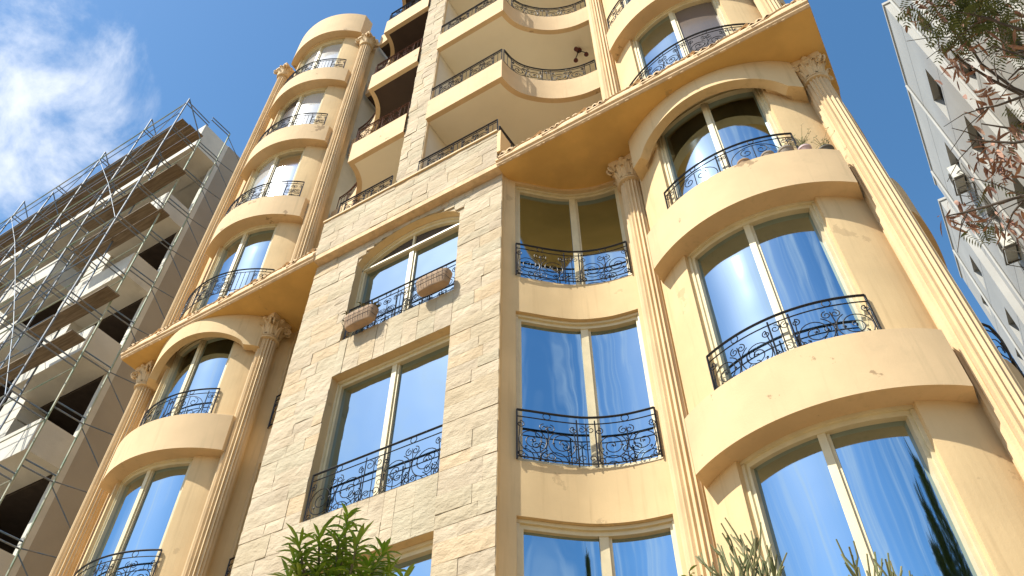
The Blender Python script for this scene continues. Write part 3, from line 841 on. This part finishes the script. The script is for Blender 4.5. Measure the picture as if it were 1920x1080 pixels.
# planters on the stone window, pots on the bay, ceiling lamp in a loggia
def planter(x, y, z, label, plants):
    t = thing('planter_box', label, 'planter', (x, y, z), 'clay planters on the arched stone window')
    mb = MB(); L = .60
    rings = []
    for zz, s, d in ((0, .86, .13), (.02, .90, .15), (.17, .98, .19), (.20, 1.0, .205), (.24, 1.0, .205)):
        r = []
        for k in range(16):
            a = 2 * pi * k / 16; ex = math.copysign(abs(cos(a)) ** .45, cos(a)); ey = math.copysign(abs(sin(a)) ** .6, sin(a))
            r.append((x + ex * L / 2 * s, y + ey * d / 2 * 1.1, z + zz))
        rings.append(r)
    mb.loft(rings); mb.build('trough', 'terracotta', t, 40)
    mb = MB()
    for zz in (.07, .15): mb.tube([(x - .29, y + .02, z + zz), (x - .27, y - .122, z + zz), (x + .27, y - .122, z + zz), (x + .29, y + .02, z + zz)], .004, 4)
    for k in range(6): xx = x - .24 + k * .096; mb.tube([(xx, y - .10, z - .006), (xx, y - .122, z + .06), (xx, y - .126, z + .22)], .004, 4)
    mb.build('wire_cradle', 'iron', t)
    if plants:
        mb = MB(); r = random.Random(int(x * 100))
        for k in range(70):
            bx = x + r.uniform(-.28, .28); by = y + r.uniform(-.06, .06); a = r.uniform(0, 6.28); l = r.uniform(.06, .17)
            if abs(bx - x) < .05: continue
            p = Vector((bx, by, z + .22)); q = p + Vector((cos(a) * l * .7, sin(a) * l * .7, l * r.uniform(.3, 1))); s = Vector((-sin(a), cos(a), 0)) * .014
            e = q + Vector((cos(a), sin(a), -.6)) * l * .4
            mb.poly([p, q - s, e, q + s])
        mb.build('plant', 'dryplant', t)
planter(-6.42, 6.10, 10.20, 'clay trough planter with withered orange plant hung at the left of the arched stone window', True)
planter(-5.05, 6.10, 10.24, 'bare clay trough planter hung at the right of the arched stone window', False)
def pot(x, y, z, r, h, m_, label, plant, rot=0):
    t = thing('flower_pot', label, 'pot', (x, y, z), 'pots on the ledge of the arched bay window')
    mb = MB(); mb.lathe((x, y, z), [(r * .62, 0), (r * .70, h * .1), (r * .95, h * .75), (r * 1.05, h * .8), (r * 1.08, h), (r * .9, h), (r * .85, h * .85)], 18); mb.build('bowl', m_, t, 40)
    mb = MB(); mb.lathe((x, y, z + h * .86), [(r * .86, 0), (0.001, .015)], 14); mb.build('soil', 'bark', t)
    if plant:
        mb = MB(); rr = random.Random(int(x * 1000))
        for k in range(plant):
            a = rr.uniform(0, 6.28); l = rr.uniform(.12, .34); lean = rr.uniform(.1, .9)
            p = Vector((x, y, z + h)); pts = [p + Vector((cos(a) * lean * l * t_ * t_, sin(a) * lean * l * t_ * t_ * .6, l * t_)) for t_ in (0, .3, .6, 1)]
            mb.tube(pts, .004, 4, .002)
            for q in pts[1:]:
                for s in range(2):
                    b = rr.uniform(0, 6.28); d = Vector((cos(b), sin(b) * .6, rr.uniform(-.4, .6))) * .035; o = Vector((-d.z, 0, d.x)) * .35
                    mb.poly([q, q + d * .5 + o, q + d, q + d * .5 - o])
        mb.build('plant', 'dryplant', t)
def ledge(x, R=2.03): return BCY - sqrt(R * R - (x - CXR) ** 2)
for x, r, h, m_, lab, pl in ((-.36, .085, .10, 'terracotta', 'small clay pot alone in front of the middle of the arched bay window railing', 0),
                             (-.06, .085, .11, 'potgrey', 'grey brown pot without plant between the clay pot and the railing end', 0),
                             (.16, .10, .13, 'potgrey', 'round grey pot with pale rim at the railing end of the arched bay', 3),
                             (.38, .085, .14, 'potpink', 'pink pot with a leafy withered shrub beside the end of the bay railing', 16),
                             (.60, .105, .10, 'acdark', 'dark shallow bowl with a straggly dry plant, last pot before the corner column', 14)):
    pot(x, ledge(x) + .02, 10.198, r, h, m_, lab, pl)
lz = 19.105; lx, ly = -2.95, 7.9
t = thing('ceiling_lamp', 'small dark three-shade lamp fixed to the tan balcony ceiling', 'lamp', (lx, ly, lz))
MB().lathe((lx, ly, lz - .05), [(.06, .05), (.07, .02), (.03, 0)], 14).build('ceiling_rose', 'lamp', t)
for k in range(3):
    a = 2.1 * k + .5; e = (lx + .16 * cos(a), ly + .16 * sin(a), lz - .18)
    s = MB().lathe((e[0], e[1], e[2] - .08), [(.055, 0), (.045, .05), (.028, .085), (.016, .1)], 14).build('lamp_shade', 'lamp', t, 40)
    MB().tube([(lx, ly, lz - .04), (lx + .1 * cos(a), ly + .1 * sin(a), lz - .12), (e[0], e[1], e[2] + .02)], .012, 5).build('arm', 'iron', t)

# ================================================================== building under construction, left
XR = -17.8
lb = thing('unfinished_building', 'unfinished concrete apartment block with white box balconies behind scaffolding', 'building', (XR - 10, 12, 0))
ROOF = 27.8
mb = MB(); mb.box(XR - .28, XR, 8.35, 26, 0, ROOF); mb.build('gable_wall', 'sidewall', lb)
mb = MB(); mb.box(XR - .28, XR - .002, 8.20, 8.35, 0, ROOF - 1.5); mb.build('wall_edge', 'concrete', lb)
mb = MB(); mb.box(-60, XR - .003, 7.2, 8.348, 26.35, 27.75); mb.build('roof_fascia', 'concrete', lb)
MB().box(-60, XR - .3, 8.36, 26, 26.4, 26.7).build('roof_slab', 'concrete', lb)
TOPS = [23.4, 20.2, 17.05, 13.85, 10.6, 7.4, 4.2]
for k, zt in enumerate(TOPS):
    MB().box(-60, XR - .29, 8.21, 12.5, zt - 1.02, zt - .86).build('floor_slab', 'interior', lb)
    x = XR - .004; j = 0
    while x > -46:
        w = 3.0
        mb = MB(); mb.box(x - w, x, 7.2, 8.19, zt - .95, zt)
        mb.build('balcony', 'concrete', lb)
        if x - w > -44:
            mb = MB(); mb.box(x - w - 1.2, x - w - .004, 7.75, 8.45, zt - 1.6, zt + 1.55); mb.build('wall_panel', 'concrete', lb)
        x -= 5.6
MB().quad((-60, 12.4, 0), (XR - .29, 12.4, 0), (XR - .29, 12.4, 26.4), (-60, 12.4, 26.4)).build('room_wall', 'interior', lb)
for k in range(5):
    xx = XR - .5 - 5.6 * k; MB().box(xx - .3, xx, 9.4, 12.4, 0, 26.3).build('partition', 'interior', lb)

# scaffolding
sf = thing('scaffolding', 'blue grey tube scaffolding with braces round the unfinished building', 'scaffold', (-20, 6, 0))
rs = random.Random(3)
XS = [-16.5, -18.6, -20.9, -23.3, -25.9, -28.6, -31.5]
TIP = [26.2, 26.7, 26.4, 25.6, 26.9, 26.2, 26.0]
LIFT = [3.2 + 1.62 * k for k in range(15)]
def part(name, pts, r=.024, m_='steel', n=6): return MB().tube(pts, r, n).build(name, m_, sf)
for k, x in enumerate(XS):
    for y, dz in ((5.75, 0), (6.75, -1.25)):
        part('standard', [(x + rs.uniform(-.03, .03), y, 0), (x, y, TIP[k] * .5), (x + rs.uniform(-.03, .03), y, TIP[k] + dz)], .027, 'green' if (k == 0 and y > 6) else 'steel')
    part('top_tie', [(x, 5.75, TIP[k]), (x, 6.75, TIP[k] - 1.25)], .022, 'steel', 5)
    if k == 0:
        mb = MB()
        for q in (0, .16): mb.tube([(0, 0, q), (0, 1.0, q)], .02, 5)
        RUNG = mb.mesh('rung', 'steel')
    for z in LIFT:
        if z > 6.4: place('rung', RUNG, sf, (x, 5.75, z))
for j, z in enumerate(LIFT):
    part('ledger', [(XS[0], 5.73, z), (XS[3] + .2, 5.73, z + rs.uniform(-.05, .05)), (XS[6], 5.73, z)], .02, 'steel' if j % 2 else 'green')
for j, z in enumerate(LIFT):
    if 6 < z < 25: part('guard_rail', [(XS[0], 5.70, z + .9), (XS[3], 5.70, z + .95), (XS[6], 5.70, z + .9)], .014); part('ledger', [(XS[0], 6.77, z + .05), (XS[3], 6.77, z), (XS[6], 6.77, z + .05)], .018, 'green')
for j in range(0, 14, 2):
    for k in range(6):
        a, b = (XS[k], XS[k + 1]) if (j // 2 + k) % 2 else (XS[k + 1], XS[k])
        part('brace', [(a, 5.71, LIFT[j]), (b, 5.71, LIFT[min(j + 2, 14)])], .012)
YS = [7.55, 9.6, 11.8]
for k, y in enumerate(YS):
    tz = 26.4 - .3 * k
    part('standard', [(-16.45, y, 0), (-16.45, y, 13), (-16.45, y, tz)], .027, 'green' if k == 0 else 'steel')
mb = MB()
for q in (0, .16): mb.tube([(-16.5, 6.75, q + .4), (-16.45, 7.55, q + .4)], .02, 5)
rm = mb.mesh('side_rung', 'steel')
for z in LIFT: place('side_rung', rm, sf, (0, 0, z))
for j in range(0, 14):
    z = LIFT[j] + .3
    part('side_brace', [(-16.43, 7.55, z + 1.6), (-16.43, 9.6, z)], .014, 'steel')
    part('side_brace', [(-16.41, 7.55, z + .1), (-16.41, 9.6, z + .55)], .014, 'steel')
# plank decks lie on the rungs: things of their own
def deck(x0, x1, z, y0, y1, label):
    mb = MB(); n = max(1, int((y1 - y0) / .24)); w = (y1 - y0) / n
    for q in range(n):
        a = x0 + rs.uniform(-.25, .25); b = x1 + rs.uniform(-.25, .25); dz = rs.uniform(0, .012)
        mb.box(a, b, y0 + q * w + .008, y0 + (q + 1) * w - .008, z + dz, z + .045 + dz)
    tag(mb.build('plank_deck', 'wood'), label, 'planks', 'plank decks on the scaffolding')
names = ['topmost', 'second from the top', 'third from the top', 'fourth from the top', 'fifth from the top', 'sixth from the top', 'seventh from the top']
for q, (xe, z) in enumerate(((-17.0, 25.75), (-16.4, 22.6), (-16.5, 20.75), (-16.3, 16.85), (-16.6, 15.5))):
    if q == 0:
        deck(-31, xe, z, 6.05, 6.95, 'long plank deck of the scaffolding, topmost, under the roof line')
    else:
        deck([0, -20.9, -20.2, -19.2, -21.0, -19.0, -20.5][q], xe, z, 6.30, 6.74 + .24 * (q == 2), 'brown plank deck on the scaffolding, %s, right-hand run' % names[q])
        if q in (1, 3): deck(-31, -24.2 - .9 * (q % 2), z + rs.uniform(-.4, .1), 6.2, 6.75, 'brown plank deck on the scaffolding, %s, far left run' % names[q])
# a worker in the opening at the lower left
def skin_body(name, V, E_, R_, m_, parent):
    me = bpy.data.meshes.new(name); me.from_pydata(V, E_, []); me.update()
    o = bpy.data.objects.new(name, me); COL.objects.link(o); me.materials.append(M[m_])
    sk = o.modifiers.new('skin', 'SKIN'); sk.use_smooth_shade = True
    for i, r in enumerate(R_): me.skin_vertices[0].data[i].radius = (r, r) if not isinstance(r, tuple) else r
    me.skin_vertices[0].data[0].use_root = True
    s = o.modifiers.new('sub', 'SUBSURF'); s.levels = 1; s.render_levels = 2
    o.parent = parent; o.location = (0, 0, 0); return o
wx_, wy_, wz_ = -18.75, 8.75, 7.4 - .86
wk = thing('person', 'worker in a navy shirt standing in the dark opening at the lower left', 'person', (wx_, wy_, wz_))
V = [(0, 0, .95), (0, 0, 1.12), (0, .0, 1.32), (0, -.01, 1.45), (0, -.02, 1.53), (0, -.03, 1.62), (0, -.03, 1.74),
     (-.09, 0, .90), (-.10, -.02, .50), (-.10, .02, .08), (-.10, -.12, .04), (.09, 0, .90), (.10, -.02, .50), (.10, .02, .08), (.10, -.12, .04),
     (-.19, 0, 1.42), (-.26, .02, 1.16), (-.24, -.12, .94), (-.23, -.17, .86), (.19, 0, 1.42), (.26, .02, 1.16), (.24, -.12, .94), (.23, -.17, .86)]
E_ = [(0, 1), (1, 2), (2, 3), (3, 4), (4, 5), (5, 6), (0, 7), (7, 8), (8, 9), (9, 10), (0, 11), (11, 12), (12, 13), (13, 14), (3, 15), (15, 16), (16, 17), (17, 18), (3, 19), (19, 20), (20, 21), (21, 22)]
R_ = [(.15, .11), (.14, .10), (.17, .11), (.13, .08), .055, (.075, .09), (.07, .085), .085, .06, .045, .035, .085, .06, .045, .035, .065, .05, .038, .03, .065, .05, .038, .03]
skin_body('body', V, E_, R_, 'shirt', wk)
mb = MB(); mb.lathe((wx_, wy_ - .03, wz_ + 1.55), [(.05, 0), (.078, .06), (.088, .13), (.085, .19), (.05, .24), (.0, .25)], 16); mb.build('head', 'skin', wk, 60)
mb = MB(); mb.lathe((wx_, wy_ - .015, wz_ + 1.67), [(.092, 0), (.095, .06), (.06, .125), (.0, .14)], 16); mb.build('hair', 'hair', wk, 60)
for s in (-1, 1):
    mb = MB(); hx, hy, hz = wx_ + s * .23, wy_ - .18, wz_ + .84
    mb.lathe((hx, hy, hz - .06), [(.02, -.02), (.036, .0), (.036, .05), (.025, .08)], 8)
    for f in range(4): mb.tube([(hx + (f - 1.5) * .018, hy, hz - .07), (hx + (f - 1.5) * .019, hy - .012, hz - .115), (hx + (f - 1.5) * .017, hy - .0, hz - .145 + abs(f - 1.4) * .008)], .009, 6, .007)
    mb.tube([(hx - s * .03, hy - .01, hz - .02), (hx - s * .05, hy - .03, hz - .06), (hx - s * .045, hy - .035, hz - .09)], .010, 6, .008)
    mb.build('hand', 'skin', wk, 60)

# ================================================================== grey building, right
gb = thing('grey_building', 'pale grey apartment block with stepped side wall and deep small windows', 'building', (10, 25, 0))
SEG = [(6.62, 6.0, 13.2, 40), (6.42, 13.2, 16.72, 40), (6.24, 16.72, 18.28, 33.4), (6.0, 18.28, 28.2, 32.0), (5.72, 28.2, 33.6, 30.9)]
RBW = []
for z in range(0, 9):
    zz = 28.35 - 3.35 * z
    if zz < 3: break
    RBW += [(3, 19.3, 20.85, zz - 1.35, zz + .1), (3, 23.0, 24.3, zz - 1.15, zz + .2), (4, 29.3, 30.5, zz - 1.3, zz - .05), (2, 16.9, 17.8, zz - 1.2, zz + .2), (1, 13.9, 15.2, zz - 1.3, zz + .15), (0, 9.2, 10.8, zz - 1.3, zz + .15), (4, 32.0, 32.7, zz - 1.0, zz - .1)]
for k, (x, y0, y1, zr) in enumerate(SEG):
    ops = [w for w in RBW if w[0] == k]
    mb = MB(); ys = sorted({y0, y1} | {w[1] for w in ops} | {w[2] for w in ops})
    for a, b in zip(ys, ys[1:]):
        z = 0
        for w in sorted([w for w in ops if w[1] <= a + 1e-6 and w[2] >= b - 1e-6], key=lambda w: w[3]):
            mb.quad((x, a, z), (x, b, z), (x, b, w[3]), (x, a, w[3])); z = w[4]
            mb.quad((x, a, w[3]), (x, b, w[3]), (x + .32, b, w[3]), (x + .32, a, w[3])); mb.quad((x, a, w[4]), (x, b, w[4]), (x + .32, b, w[4]), (x + .32, a, w[4]))
            for yy in (w[1], w[2]): mb.quad((x, yy, w[3]), (x, yy, w[4]), (x + .32, yy, w[4]), (x + .32, yy, w[3]))
        mb.quad((x, a, z), (x, b, z), (x, b, zr), (x, a, zr))
    mb.quad((x, y0, 0), (x + 6, y0, 0), (x + 6, y0, zr), (x, y0, zr)); mb.quad((x, y1, 0), (x + 6, y1, 0), (x + 6, y1, zr), (x, y1, zr))
    mb.quad((x, y0, zr), (x, y1, zr), (x + 6, y1, zr), (x + 6, y0, zr))
    mb.build('wall', 'greywall', gb)
    mb = MB(); zz = 30.2
    while zz > 3: mb.box(x - .003, x + .01, y0 + .01, y1 - .01, zz, zz + .03); zz -= 3.35
    mb.build('joint_line', 'joint', gb)
    MB().box(x - .05, x + .3, y0 - .05, y1 + .0, zr, zr + .14).build('coping', 'greywall', gb)
    for w in ops:
        f = MB().box(x + .27, x + .34, w[1], w[2], w[3], w[4]).build('window', 'greyglass', gb)
        m = MB(); ym = (w[1] + w[2]) / 2
        m.box(x + .245, x + .268, ym - .03, ym + .03, w[3], w[4])
        for a, b, c, d in ((w[1], w[2], w[3], w[3] + .05), (w[1], w[2], w[4] - .05, w[4]), (w[1], w[1] + .05, w[3] + .051, w[4] - .051), (w[2] - .05, w[2], w[3] + .051, w[4] - .051)): m.box(x + .235, x + .262, a, b, c, d)
        m.build('window_frame', 'joint', f)
for (x, y, z0, z1) in ((5.93, 22.2, 0, 31.9), (5.93, 27.2, 0, 31.9), (5.66, 31.4, 0, 30.8), (6.17, 17.95, 0, 33.2)):
    mb = MB(); mb.tube([(x, y, z0), (x, y, z1)], .05, 8); mb.build('downpipe', 'greywall', gb, 60)
for (x, y, z) in ((5.98, 22.9, 26.9), (5.98, 24.6, 23.2), (6.4, 16.0, 24)):
    mb = MB(); mb.tube([(x, y, z), (x - .03, y + .15, z - 3), (x, y - .05, z - 8), (x - .02, y + .1, z - 16)], .014, 5); mb.build('wall_cable', 'acdark', gb)
def ac(x, y, z, label):
    t = thing('air_conditioner', label, 'air conditioner', (x, y, z), 'outdoor units on the grey building')
    MB().box(x - .42, x - .06, y, y + .95, z, z + .66).build('casing', 'acwhite', t)
    mb = MB()
    for k in range(4):
        r = .07 + .06 * k; mb.tube([(x - .43, y + .36 + r * cos(a), z + .33 + r * sin(a)) for a in [2 * pi * i / 20 for i in range(21)]], .008, 4)
    for k in range(6):
        a = pi * k / 6; mb.tube([(x - .432, y + .36 - .27 * cos(a), z + .33 - .27 * sin(a)), (x - .432, y + .36 + .27 * cos(a), z + .33 + .27 * sin(a))], .006, 4)
    mb.build('fan_grille', 'acdark', t)
    mb = MB()
    for yy in (y + .06, y + .86): mb.box(x - .5, x - .002, yy, yy + .05, z - .055, z - .004); mb.tube([(x - .46, yy + .025, z - .05), (x - .01, yy + .025, z - .5)], .018, 4)
    mb.box(x - .5, x - .45, y + .11, y + .86, z - .055, z - .01)
    mb.build('bracket', 'steelbracket', t)
    mb = MB(); mb.tube([(x - .2, y, z + .2), (x - .12, y - .14, z + .1), (x - .03, y - .16, z - .3), (x - .02, y - .12, z - .9)], .018, 5); mb.tube([(x - .25, y, z + .15), (x - .1, y - .2, z), (x - .03, y - .2, z - .5)], .012, 5)
    mb.build('pipe', 'acdark', t)
def rack(x, y, z, label):
    t = thing('unit_bracket', label, 'bracket', (x, y, z), 'empty brackets on the grey building')
    mb = MB()
    for a, b in (((x - .55, y), (x - .55, y + .9)), ((x - .02, y), (x - .02, y + .9)), ((x - .55, y), (x - .02, y)), ((x - .55, y + .9), (x - .02, y + .9))): mb.tube([(*a, z), (*b, z)], .028, 4)
    for yy in (y, y + .9): mb.tube([(x - .53, yy, z), (x - .02, yy, z - .45)], .02, 4)
    mb.build('frame', 'steelbracket', t)
    mb = MB(); r = random.Random(int(y * 10))
    for k in range(4): mb.tube([(x - .1, y + .2 + .15 * k, z + .3), (x - .3, y + .25 + .15 * k, z + .05), (x - .15, y + .1 + .2 * k, z - .4), (x - .03, y + .2, z - 1.2)], .012, 4)
    mb.build('loose_cable', 'acdark', t)
ac(6.0, 23.3, 26.75, 'upper air conditioner unit on the side of the grey building')
ac(6.0, 23.3, 22.6, 'lower air conditioner unit on the side of the grey building, below the empty bracket')
rack(6.0, 23.1, 25.9, 'empty steel bracket just below the upper air conditioner')
rack(6.0, 23.2, 23.9, 'empty steel bracket just above the lower air conditioner')

# ================================================================== plants
def leaf(mb, p, d, l, w, droop=.3, n=3):
    d = d.normalized(); s = d.cross(Vector((0, 0, 1)))
    s = s.normalized() if s.length > .05 else Vector((1, 0, 0)); i = len(mb.v); q = Vector(p)
    L_ = []; dd = d.copy()
    for k in range(n + 1):
        t = k / n; ww = w * sin(pi * min(max(t * .92 + .06, 0), 1)) ** .8 * .5
        L_.append((q - s * ww + Vector((0, 0, ww * .35)), q.copy(), q + s * ww + Vector((0, 0, ww * .35))))
        dd = (dd + Vector((0, 0, -droop / n))).normalized(); q = q + dd * l / n
    for a in L_: mb.v += [tuple(x) for x in a]
    for k in range(n):
        for j in (0, 1): mb.f.append((i + 3 * k + j, i + 3 * k + j + 1, i + 3 * k + j + 4, i + 3 * k + j + 3))
rp = random.Random(12)
# young leafy tree at the foot of the stone strip
tr = at_dist(640, 1090, 5.0)
tree = thing('leafy_tree', 'young green tree with long pointed leaves growing in front of the stone strip', 'tree', (tr.x, tr.y, 0))
mb = MB(); lv = MB()
mb.tube([(tr.x - .05, tr.y, 0), (tr.x + .03, tr.y, 1.6), (tr.x, tr.y + .02, 3.0), (tr.x, tr.y, 3.75)], .05, 8, .02)
tips = [(652, 958), (560, 1010), (598, 996), (636, 1000), (670, 1010), (720, 1026), (552, 1046), (610, 1040), (590, 1070), (650, 1050), (690, 1052), (732, 1062), (540, 1075), (760, 1080), (665, 1085), (620, 1085), (700, 1090), (580, 1100), (640, 1120), (720, 1115), (560, 1120), (610, 1130), (680, 1140), (775, 1120)]
for k, (px, py) in enumerate(tips):
    e = at_dist(px, py + 8, 5.0 + rp.uniform(-.35, .35)); b = Vector((tr.x, tr.y, 3.2 + .35 * rp.random()))
    pts = [b, b.lerp(e, .5) + Vector((0, 0, -.05)), e]
    mb.tube(pts, .014, 5, .006)
    for q in range(40):
        t = 1 - .75 * (q / 40) ** 1.2 * .55
        p = b.lerp(e, max(t, .45)); a = q * 2.4 + rp.uniform(-.4, .4); el = .9 - 1.1 * q / 40 + rp.uniform(-.2, .2)
        leaf(lv, p, Vector((cos(a) * cos(el), sin(a) * cos(el), sin(el))), rp.uniform(.09, .16), rp.uniform(.020, .030), .7)
mb.build('trunk', 'stem', tree, 60); lv.build('crown', 'leaf', tree)
# pencil cacti
def pencil(name, base, tips_, label, d):
    t = thing(name, label, 'cactus', (base.x, base.y, 0), 'pencil cacti at the foot of the right bay')
    mb = MB(); mb.tube([(base.x, base.y, 0), (base.x + .04, base.y, 1.5), (base.x, base.y, base.z - .25)], .06, 8, .035); mb.build('trunk', 'bark', t, 60)
    mb = MB()
    for px, py in tips_:
        e = at_dist(px, py, d + rp.uniform(-.3, .3)); b = Vector((base.x + rp.uniform(-.05, .05), base.y + rp.uniform(-.08, .08), base.z - .3))
        k1 = b.lerp(e, .55) + Vector((rp.uniform(-.05, .05), rp.uniform(-.05, .05), -.04))
        mb.tube([b, b.lerp(k1, .5) + Vector((rp.uniform(-.03, .03), 0, 0)), k1, e], .0085, 6, .0055)
        for q in range(4):                                   # forked twigs
            o = k1.lerp(e, rp.uniform(.0, .7)); dv = (e - k1).normalized() + Vector((rp.uniform(-.8, .8), rp.uniform(-.6, .6), rp.uniform(-.1, .4)))
            l = rp.uniform(.08, .20); m1_ = o + dv.normalized() * l * .5; m2_ = m1_ + (dv.normalized() + Vector((rp.uniform(-.4, .4), 0, .5))).normalized() * l * .6
            mb.tube([o, m1_, m2_], .007, 5, .0048)
    mb.build('branches', 'pencil', t, 60)
b1 = at_dist(1395, 1075, 5.4)
pencil('pencil_cactus', b1, [(1408, 995), (1310, 1042), (1345, 1020), (1362, 1008), (1388, 1003), (1420, 1008), (1446, 1020), (1456, 1040), (1330, 1062), (1376, 1030), (1400, 1022), (1430, 1050), (1470, 1062), (1355, 1050), (1415, 1040), (1340, 1090), (1440, 1085), (1385, 1060), (1370, 1080), (1460, 1090), (1320, 1085)], 'bushy pencil cactus with many thin forked stems left of the lowest bay window', 5.4)
b2 = at_dist(1640, 1125, 5.4)
pencil('pencil_cactus', b2, [(1592, 1025), (1640, 1035), (1660, 1048), (1600, 1055), (1690, 1062), (1705, 1070), (1625, 1070), (1665, 1080), (1585, 1085)], 'sparse pencil cactus with few thin stems in front of the lowest bay window', 5.4)
e = at_dist(1292, 1072, 5.6)
sap = thing('sapling', 'thin sapling with a single leafy tip left of the bushy pencil cactus', 'plant', (e.x, e.y, 0))
MB().tube([(e.x, e.y, 0), (e.x + .02, e.y, e.z * .6), tuple(e)], .012, 5, .005).build('stem', 'stem', sap)
lv = MB()
for q in range(6): a = q * 1.3; leaf(lv, e - Vector((0, 0, .02 * q)), Vector((cos(a), sin(a), .8)), .07, .03, .4)
lv.build('leaves', 'leaf', sap)
# half-dry tree reaching in from the right
dt = thing('half_dry_tree', 'half-dry tree with brown curled leaves hanging in from the upper right', 'tree', (5.2, 3.4, 0))
mb = MB(); pods = MB(); grn = MB()
crotch = Vector((4.6, 3.6, 5.6))
mb.tube([(5.2, 3.4, 0), (5.15, 3.45, 2), (4.9, 3.5, 4.2), tuple(crotch)], .12, 9, .07)
DD = 5.6
def W(px, py, d=DD): return at_dist(px, py, d)
BRN = [[(2150, 260), (1960, 190), (1900, 165), (1840, 120), (1795, 50), (1782, 30)],
       [(2150, 300), (1930, 185), (1860, 150), (1800, 112), (1775, 85)],
       [(2150, 160), (1930, 60), (1880, 45), (1840, 30)],
       [(2150, 330), (1960, 172), (1920, 180), (1870, 198), (1830, 205)],
       [(2200, 480), (1960, 358), (1900, 372), (1850, 387), (1810, 398), (1775, 405)],
       [(2200, 330), (1980, 255), (1900, 268), (1850, 265), (1815, 262)],
       [(2200, 300), (1990, 250), (1890, 240), (1840, 232)],
       [(2100, 500), (1960, 330), (1905, 392), (1895, 405)],
       [(2100, 40), (1960, -30), (1880, -20), (1800, -10), (1730, -15)],
       [(2100, 120), (1950, 90), (1900, 100), (1860, 85)],
       [(2100, 210), (1960, 120), (1910, 130), (1890, 150)]]
for bi, B in enumerate(BRN):
    dd = DD + rp.uniform(-.5, .5)
    pts = [W(x, y, dd) for x, y in B]
    fine = [tuple(Vector(a)) for a in pts]
    mb.tube([tuple(crotch.lerp(pts[0], .3))] + fine, .015, 6, .004)
    for _ in range(3):
        k = rp.randrange(1, len(pts) - 1) if len(pts) > 2 else 0
        o = pts[k].lerp(pts[k + 1], rp.random()); q = o + Vector((rp.uniform(-.3, .2), rp.uniform(-.2, .2), rp.uniform(-.25, .2)))
        mb.tube([tuple(o), tuple(o.lerp(q, .5) + Vector((0, 0, .03))), tuple(q)], .005, 4, .002)
def dry(px, py, n, spread, d=DD, l=(.05, .125)):
    c = W(px, py, d)
    for _ in range(int(n * 1.15)):
        p = c + Vector((rp.gauss(0, spread), rp.gauss(0, spread), rp.gauss(0, spread)))
        a = rp.uniform(0, 6.28); v = Vector((cos(a) * .6, sin(a) * .6, rp.uniform(-1.2, -.1)))
        leaf(pods, p, v, rp.uniform(*l), rp.uniform(.008, .026), rp.uniform(-1.6, 2.6), 5)
def green(px, py, n, spread, d=DD):
    c = W(px, py, d)
    for _ in range(n):
        p = c + Vector((rp.gauss(0, spread), rp.gauss(0, spread), rp.gauss(0, spread * .7))); a = rp.uniform(0, 6.28)
        v = Vector((cos(a), sin(a), rp.uniform(-1, .2))).normalized(); e_ = p + v * .14
        for k in range(7):                                    # a pinnate spray
            q = p.lerp(e_, (k + 1) / 8); sd = v.cross(Vector((0, 0, 1))).normalized()
            for s in (-1, 1): leaf(grn, q, v * .35 + sd * s + Vector((0, 0, -.3)), .035, .009, .2, 2)
for a in ((1745, 20, 16, .06), (1735, 5, 10, .05), (1715, 30, 6, .04), (1860, 12, 12, .08), (1905, 60, 16, .09), (1800, 105, 16, .055), (1790, 125, 10, .05), (1840, 160, 12, .06), (1850, 180, 10, .05), (1880, 75, 8, .06), (1868, 295, 46, .065), (1885, 318, 36, .065), (1845, 270, 10, .06), (1800, 405, 14, .055), (1815, 395, 12, .05), (1780, 412, 8, .035), (1895, 410, 26, .06), (1912, 420, 16, .05), (1905, 225, 12, .07), (1900, 150, 10, .08), (1828, 195, 8, .05), (1915, 100, 12, .08), (1830, 130, 4, .08), (1905, 270, 8, .06), (1770, 55, 4, .05), (1820, 40, 8, .09)): dry(*a)
for a in ((1780, 25, 26, .09), (1805, 45, 26, .08), (1830, 30, 22, .08), (1860, 25, 12, .09), (1770, 0, 8, .09), (1800, 10, 8, .09), (1840, 0, 8, .09), (1765, 10, 10, .08), (1885, 20, 16, .09), (1900, 50, 10, .07), (1690, 0, 4, .05), (1850, 10, 10, .1), (1812, 425, 5, .035), (1840, 420, 4, .035), (1915, 30, 10, .08), (1900, 240, 5, .05), (1890, 90, 5, .06), (1850, 370, 3, .04)): green(*a)
mb.build('trunk', 'bark', dt, 60); pods.build('dry_leaves', 'pod', dt); grn.build('crown', 'dleaf', dt)

# tall dark trees across the street, seen only as reflections in the lowest bay window
def cypress(x, y, h, r, label, seed):
    rr = random.Random(seed)
    t = thing('cypress', label, 'tree', (x, y, 0), 'trees across the street')
    MB().tube([(x, y, 0), (x, y, h * .5), (x, y, h * .95)], .3, 8, .05).build('trunk', 'bark', t)
    lv = MB()
    for k in range(2200):
        z = h * (.12 + .88 * rr.random()); q = 1 - (z / h) ** 1.5; R = r * (q * (.6 + .5 * abs(sin(z * 1.3))) + .06) * sqrt(rr.random()); a = rr.uniform(0, 6.28)
        p = Vector((x + R * cos(a), y + R * sin(a), z)); leaf(lv, p, Vector((cos(a), sin(a), rr.uniform(.2, 1.4))), rr.uniform(.5, 1.1), rr.uniform(.14, .3), .3, 2)
    lv.build('crown', 'dleaf', t)
cypress(15.0, -9.5, 19.0, 2.9, 'tallest broad dark cypress mirrored beside the frame of the lowest bay window', 7)
cypress(12.4, -9.8, 16.6, 2.0, 'middle dark cypress mirrored low in the right pane of the lowest bay window', 8)
cypress(9.5, -8.5, 13.6, 1.6, 'tall dark cypress mirrored at the right edge of the lowest bay window', 5)
cypress(6.4, -11.5, 11.6, 1.3, 'slimmer dark cypress mirrored in the lowest bay window', 6)
